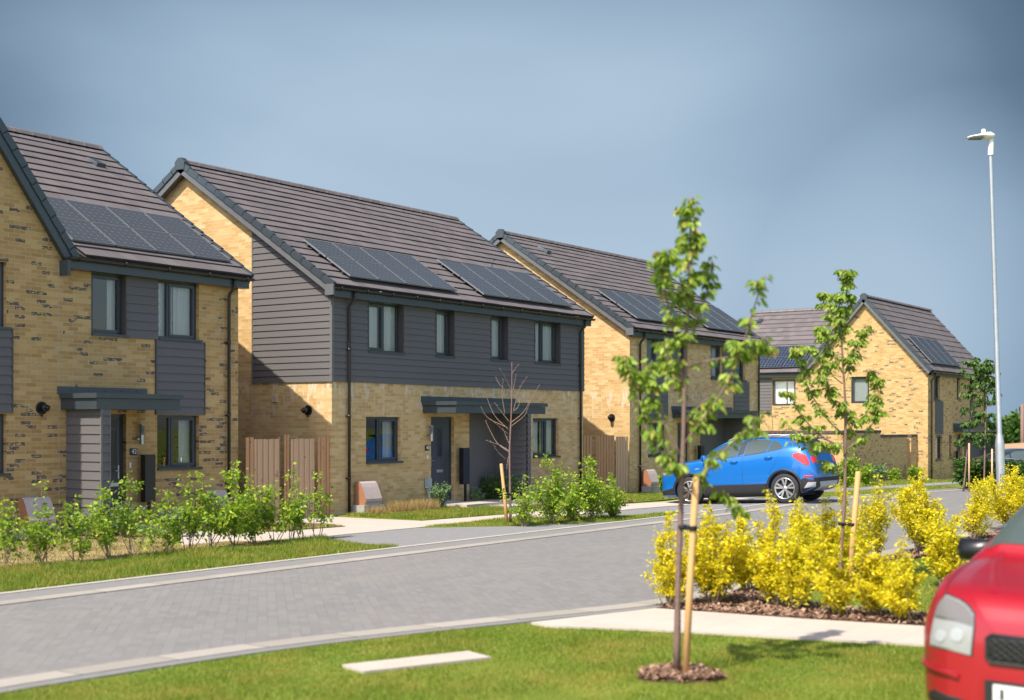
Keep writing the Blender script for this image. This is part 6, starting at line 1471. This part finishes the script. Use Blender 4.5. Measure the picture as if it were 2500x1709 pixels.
for s in (-1, 1):
    f = lambda P: [(s * a, b + .06) for a, b in P]
    hl = f([(.370, .535), (.360, .70), (.372, .765), (.42, .805), (.52, .838), (.590, .842), (.625, .78), (.645, .60), (.645, .545)])
    hb = patch(tree, hl, frontf, .006, 16, 20); hlo = addr(hb, 'headlight', M['clearlens'])
    hup = patch(tree, f([(.364, .70), (.375, .762), (.422, .798), (.52, .831), (.586, .835), (.618, .78), (.625, .715)]), frontf, .010, 12, 8); o = hup.build('headlight_bowl', M['lens']); o.parent = hlo
    for (a, b, r_) in ((.455, .64, .040), (.565, .62, .036)):
        pt = patch(tree, [(s * a + r_ * math.cos(t), b + .06 + r_ * math.sin(t)) for t in [i * math.pi / 8 for i in range(16)]], frontf, .011, 8, 8); o = pt.build('headlight_reflector', M['silver']); o.parent = hlo
    hr = patch(tree, f([(.360, .527), (.350, .705), (.362, .772), (.415, .815), (.52, .849), (.597, .853), (.637, .785), (.655, .60), (.655, .537)]), frontf, .002, 14, 16); addr(hr, 'headlight_gasket', M['trim'])
    addr(patch(tree, f([(.44, .395), (.44, .425), (.60, .440), (.79, .450), (.79, .42), (.60, .405)]), frontf, .018, 16, 5), 'bumper_moulding', M['red'])
    addr(patch(tree, f([(.35, .215), (.38, .275), (.62, .30), (.68, .26), (.66, .225)]), frontf, .004, 12, 5), 'lower_intake', M['trim'])
    m = MB(); P = [[(1.49 + dx * math.cos(a), s * (.80 + yy), 1.06 + .078 * math.sin(a)) for a in [2 * math.pi * k / 16 for k in range(16)]] for yy, dx in ((.03, .01), (.05, .05), (.12, .095), (.22, .095), (.27, .07), (.285, .01))]; m.grid(P, closed=True); addr(m, 'mirror', M['black'])
    m = MB(); m.box(1.41, 1.53, *sorted((s * .76, s * .86)), 1.01, 1.05); addr(m, 'mirror_foot', M['black'])
    addr(patch(tree, [(1.15, 1.06), (1.4, 1.20), (1.75, 1.38), (2.2, 1.42), (2.15, 1.09)], sidef(s), .005, 16, 10), 'side_window', M['carglass'])
    addr(patch(tree, [(2.25, 1.10), (2.3, 1.425), (2.9, 1.42), (3.1, 1.14)], sidef(s), .005, 12, 8), 'side_window', M['carglass'])
    for ax in (.78, 3.26): wheel(rc, ax, s * .72, s, .29, .18, double=False)
    # bonnet crease and panel gap
    for nm, cv, wd_, mt in (('bonnet_gap', [(.18, .60), (.38, .655), (.68, .71), (.92, .735)], .007, M['trim']),):
        m = MB(); P = smooth([(a, b, 0) for a, b in cv], 24); r0 = []; r1 = []
        for i, p in enumerate(P):
            for rw_, sg in ((r0, wd_ / 2), (r1, -wd_ / 2)):
                h = tree.ray_cast(Vector((p.x, s * (p.y + sg), 4)), Vector((0, 0, -1))); rw_.append(h[0] + Vector((0, 0, .0015)))
        m.grid([r0, r1]); addr(m, nm, mt)
    m = MB(); P = smooth([(.17, .30, 0), (.45, .40, 0), (.7, .50, 0), (.92, .56, 0)], 20); rows = [[], [], []]
    for i, p in enumerate(P):
        hgt = .013 * math.sin(math.pi * min(1, (i + 1) / 6) / 2)
        for rw_, sg, hh in zip(rows, (.045, 0, -.02), (.0005, 1, .0005)):
            h = tree.ray_cast(Vector((p.x, s * (p.y + sg), 4)), Vector((0, 0, -1))); rw_.append(h[0] + Vector((0, 0, hgt if hh == 1 else .0005)))
    m.grid(rows); addr(m, 'bonnet_crease', M['red'])
gpoly_ = [(-.255, .57), (-.28, .595), (-.28, .705), (-.255, .725), (.255, .725), (.28, .705), (.28, .595), (.255, .57)]
g0 = addr(patch(tree, gpoly_, frontf, .008, 20, 10), 'grille', M['black'])
m = MB()
for i in range(-12, 13):
    for sg in (1, -1):
        a0 = i * .054; pts = []
        for k in range(9):
            b_ = .585 + .125 * k / 8; a_ = a0 + sg * (b_ - .647) * 1.5
            if abs(a_) > .265: continue
            h = tree.ray_cast(Vector((-3, a_, b_)), Vector((1, 0, 0)))
            if h[0] is not None: pts.append(h[0] + Vector((-.014, 0, 0)))
        if len(pts) > 1: m.tube(pts, .0045, 5)
m.build('grille_mesh', M['trim']).parent = g0
m = MB(); fr_ = []
for a, b in gpoly_ + [gpoly_[0]]:
    h = tree.ray_cast(Vector((-3, a, b)), Vector((1, 0, 0))); fr_.append(h[0] + Vector((-.008, 0, 0)))
m.tube(fr_, .009, 6); m.build('grille_surround', M['trim']).parent = g0
m = MB(); h = tree.ray_cast(Vector((-3, 0, .38)), Vector((1, 0, 0))); px_ = h[0].x
m.box(px_ - .035, px_ + .02, -.23, .23, .345, .455); pl = m.build('number_plate', M['white_plate'], None, bevel=.004); pl.parent = rc
m = MB()
for s in (-1, 1):
    m = MB(); m.box(px_ - .037, px_ - .034, *sorted((s * .17, s * .19)), .370, .432); m.build('plate_character', M['black']).parent = pl
m = MB(); m.box(px_ - .03, px_ + .06, -.28, .28, .335, .47); addr(m, 'plate_holder', M['trim'])
addr(patch(tree, [(-.68, .975), (-.62, 1.20), (-.57, 1.46), (.57, 1.46), (.62, 1.20), (.68, .975)], topf, .005, 20, 20), 'windscreen', M['carglass'])
m = MB(); m.box(.9, 3.3, -.5, .5, .16, .25); addr(m, 'underbody', M['pipe'])
hdr = Vector((-1, .14, 0)); RX, RW = -14.31, -18.45
place(rc, (RX, RW, gz(RX, RW) - .005), hdr, 1.06, 0, 1.03)
# ------------------------------------------------------------------ dark saloon beyond the hedge
TD = [(0, .35, .5, .5, .62, .45, .70, .3), (.1, .22, .5, .75, .76, .66, .84, .5), (.5, .2, .52, .85, .88, .78, .95, .6), (1.1, .2, .52, .86, .94, .82, 1.03, .62), (1.6, .2, .52, .86, .96, .82, 1.27, .56), (2.1, .2, .52, .86, .98, .81, 1.43, .54), (2.7, .2, .52, .86, 1.0, .80, 1.44, .53), (3.4, .2, .52, .86, 1.02, .78, 1.30, .50), (3.9, .22, .54, .84, 1.03, .74, 1.12, .5), (4.25, .28, .55, .78, .95, .68, 1.02, .48), (4.4, .4, .55, .66, .72, .6, .8, .4)]
dc = bpy.data.objects.new('parked_car', None); link(dc); tag(dc, 'dark blue car half hidden behind the hedge and lamp post', 'car', 'parked cars')
body, tree = car_body(TD, 4.4, [(.85, .31), (3.5, .31)], .31, .58, .08); body.data.materials.clear(); body.data.materials.append(M['dkblue']); body.data.materials.append(M['disc']); body.parent = dc
for s in (-1, 1):
    for g_ in ([(1.25, 1.0), (1.9, 1.33), (2.3, 1.37), (2.3, 1.02)], [(2.38, 1.03), (2.4, 1.375), (2.9, 1.36), (3.15, 1.25), (3.2, 1.06)], [(3.25, 1.07), (3.22, 1.22), (3.5, 1.12), (3.55, 1.08)]): add(patch(tree, g_, sidef(s), .006, 12, 8), 'side_window', M['carglass'], dc)
    seg_lines(None, tree, [[(1.2, .99), (2.3, 1.005), (3.2, 1.045), (3.6, 1.075)]], s, M['alu'], 'window_trim', dc, .03)
    add(patch(tree, [(3.95, .80), (3.90, .92), (4.1, 1.0), (4.3, .92), (4.34, .80)], sidef(s), .01, 10, 8), 'tail_lamp', M['amber'], dc)
    for ax in (.85, 3.5): wheel(dc, ax, s * .74, s, .31, .2, double=False)
u, w = cpt((2378 - 1250) * 54 / 3309 + 4.2 * .95 + .4, 54 + 4.2 * .1)
vd = Vector(cpt(1, .08)) - Vector(cpt(0, 0)); place(dc, (u, w, gz(u, w)), (vd.x, vd.y), 1.0)
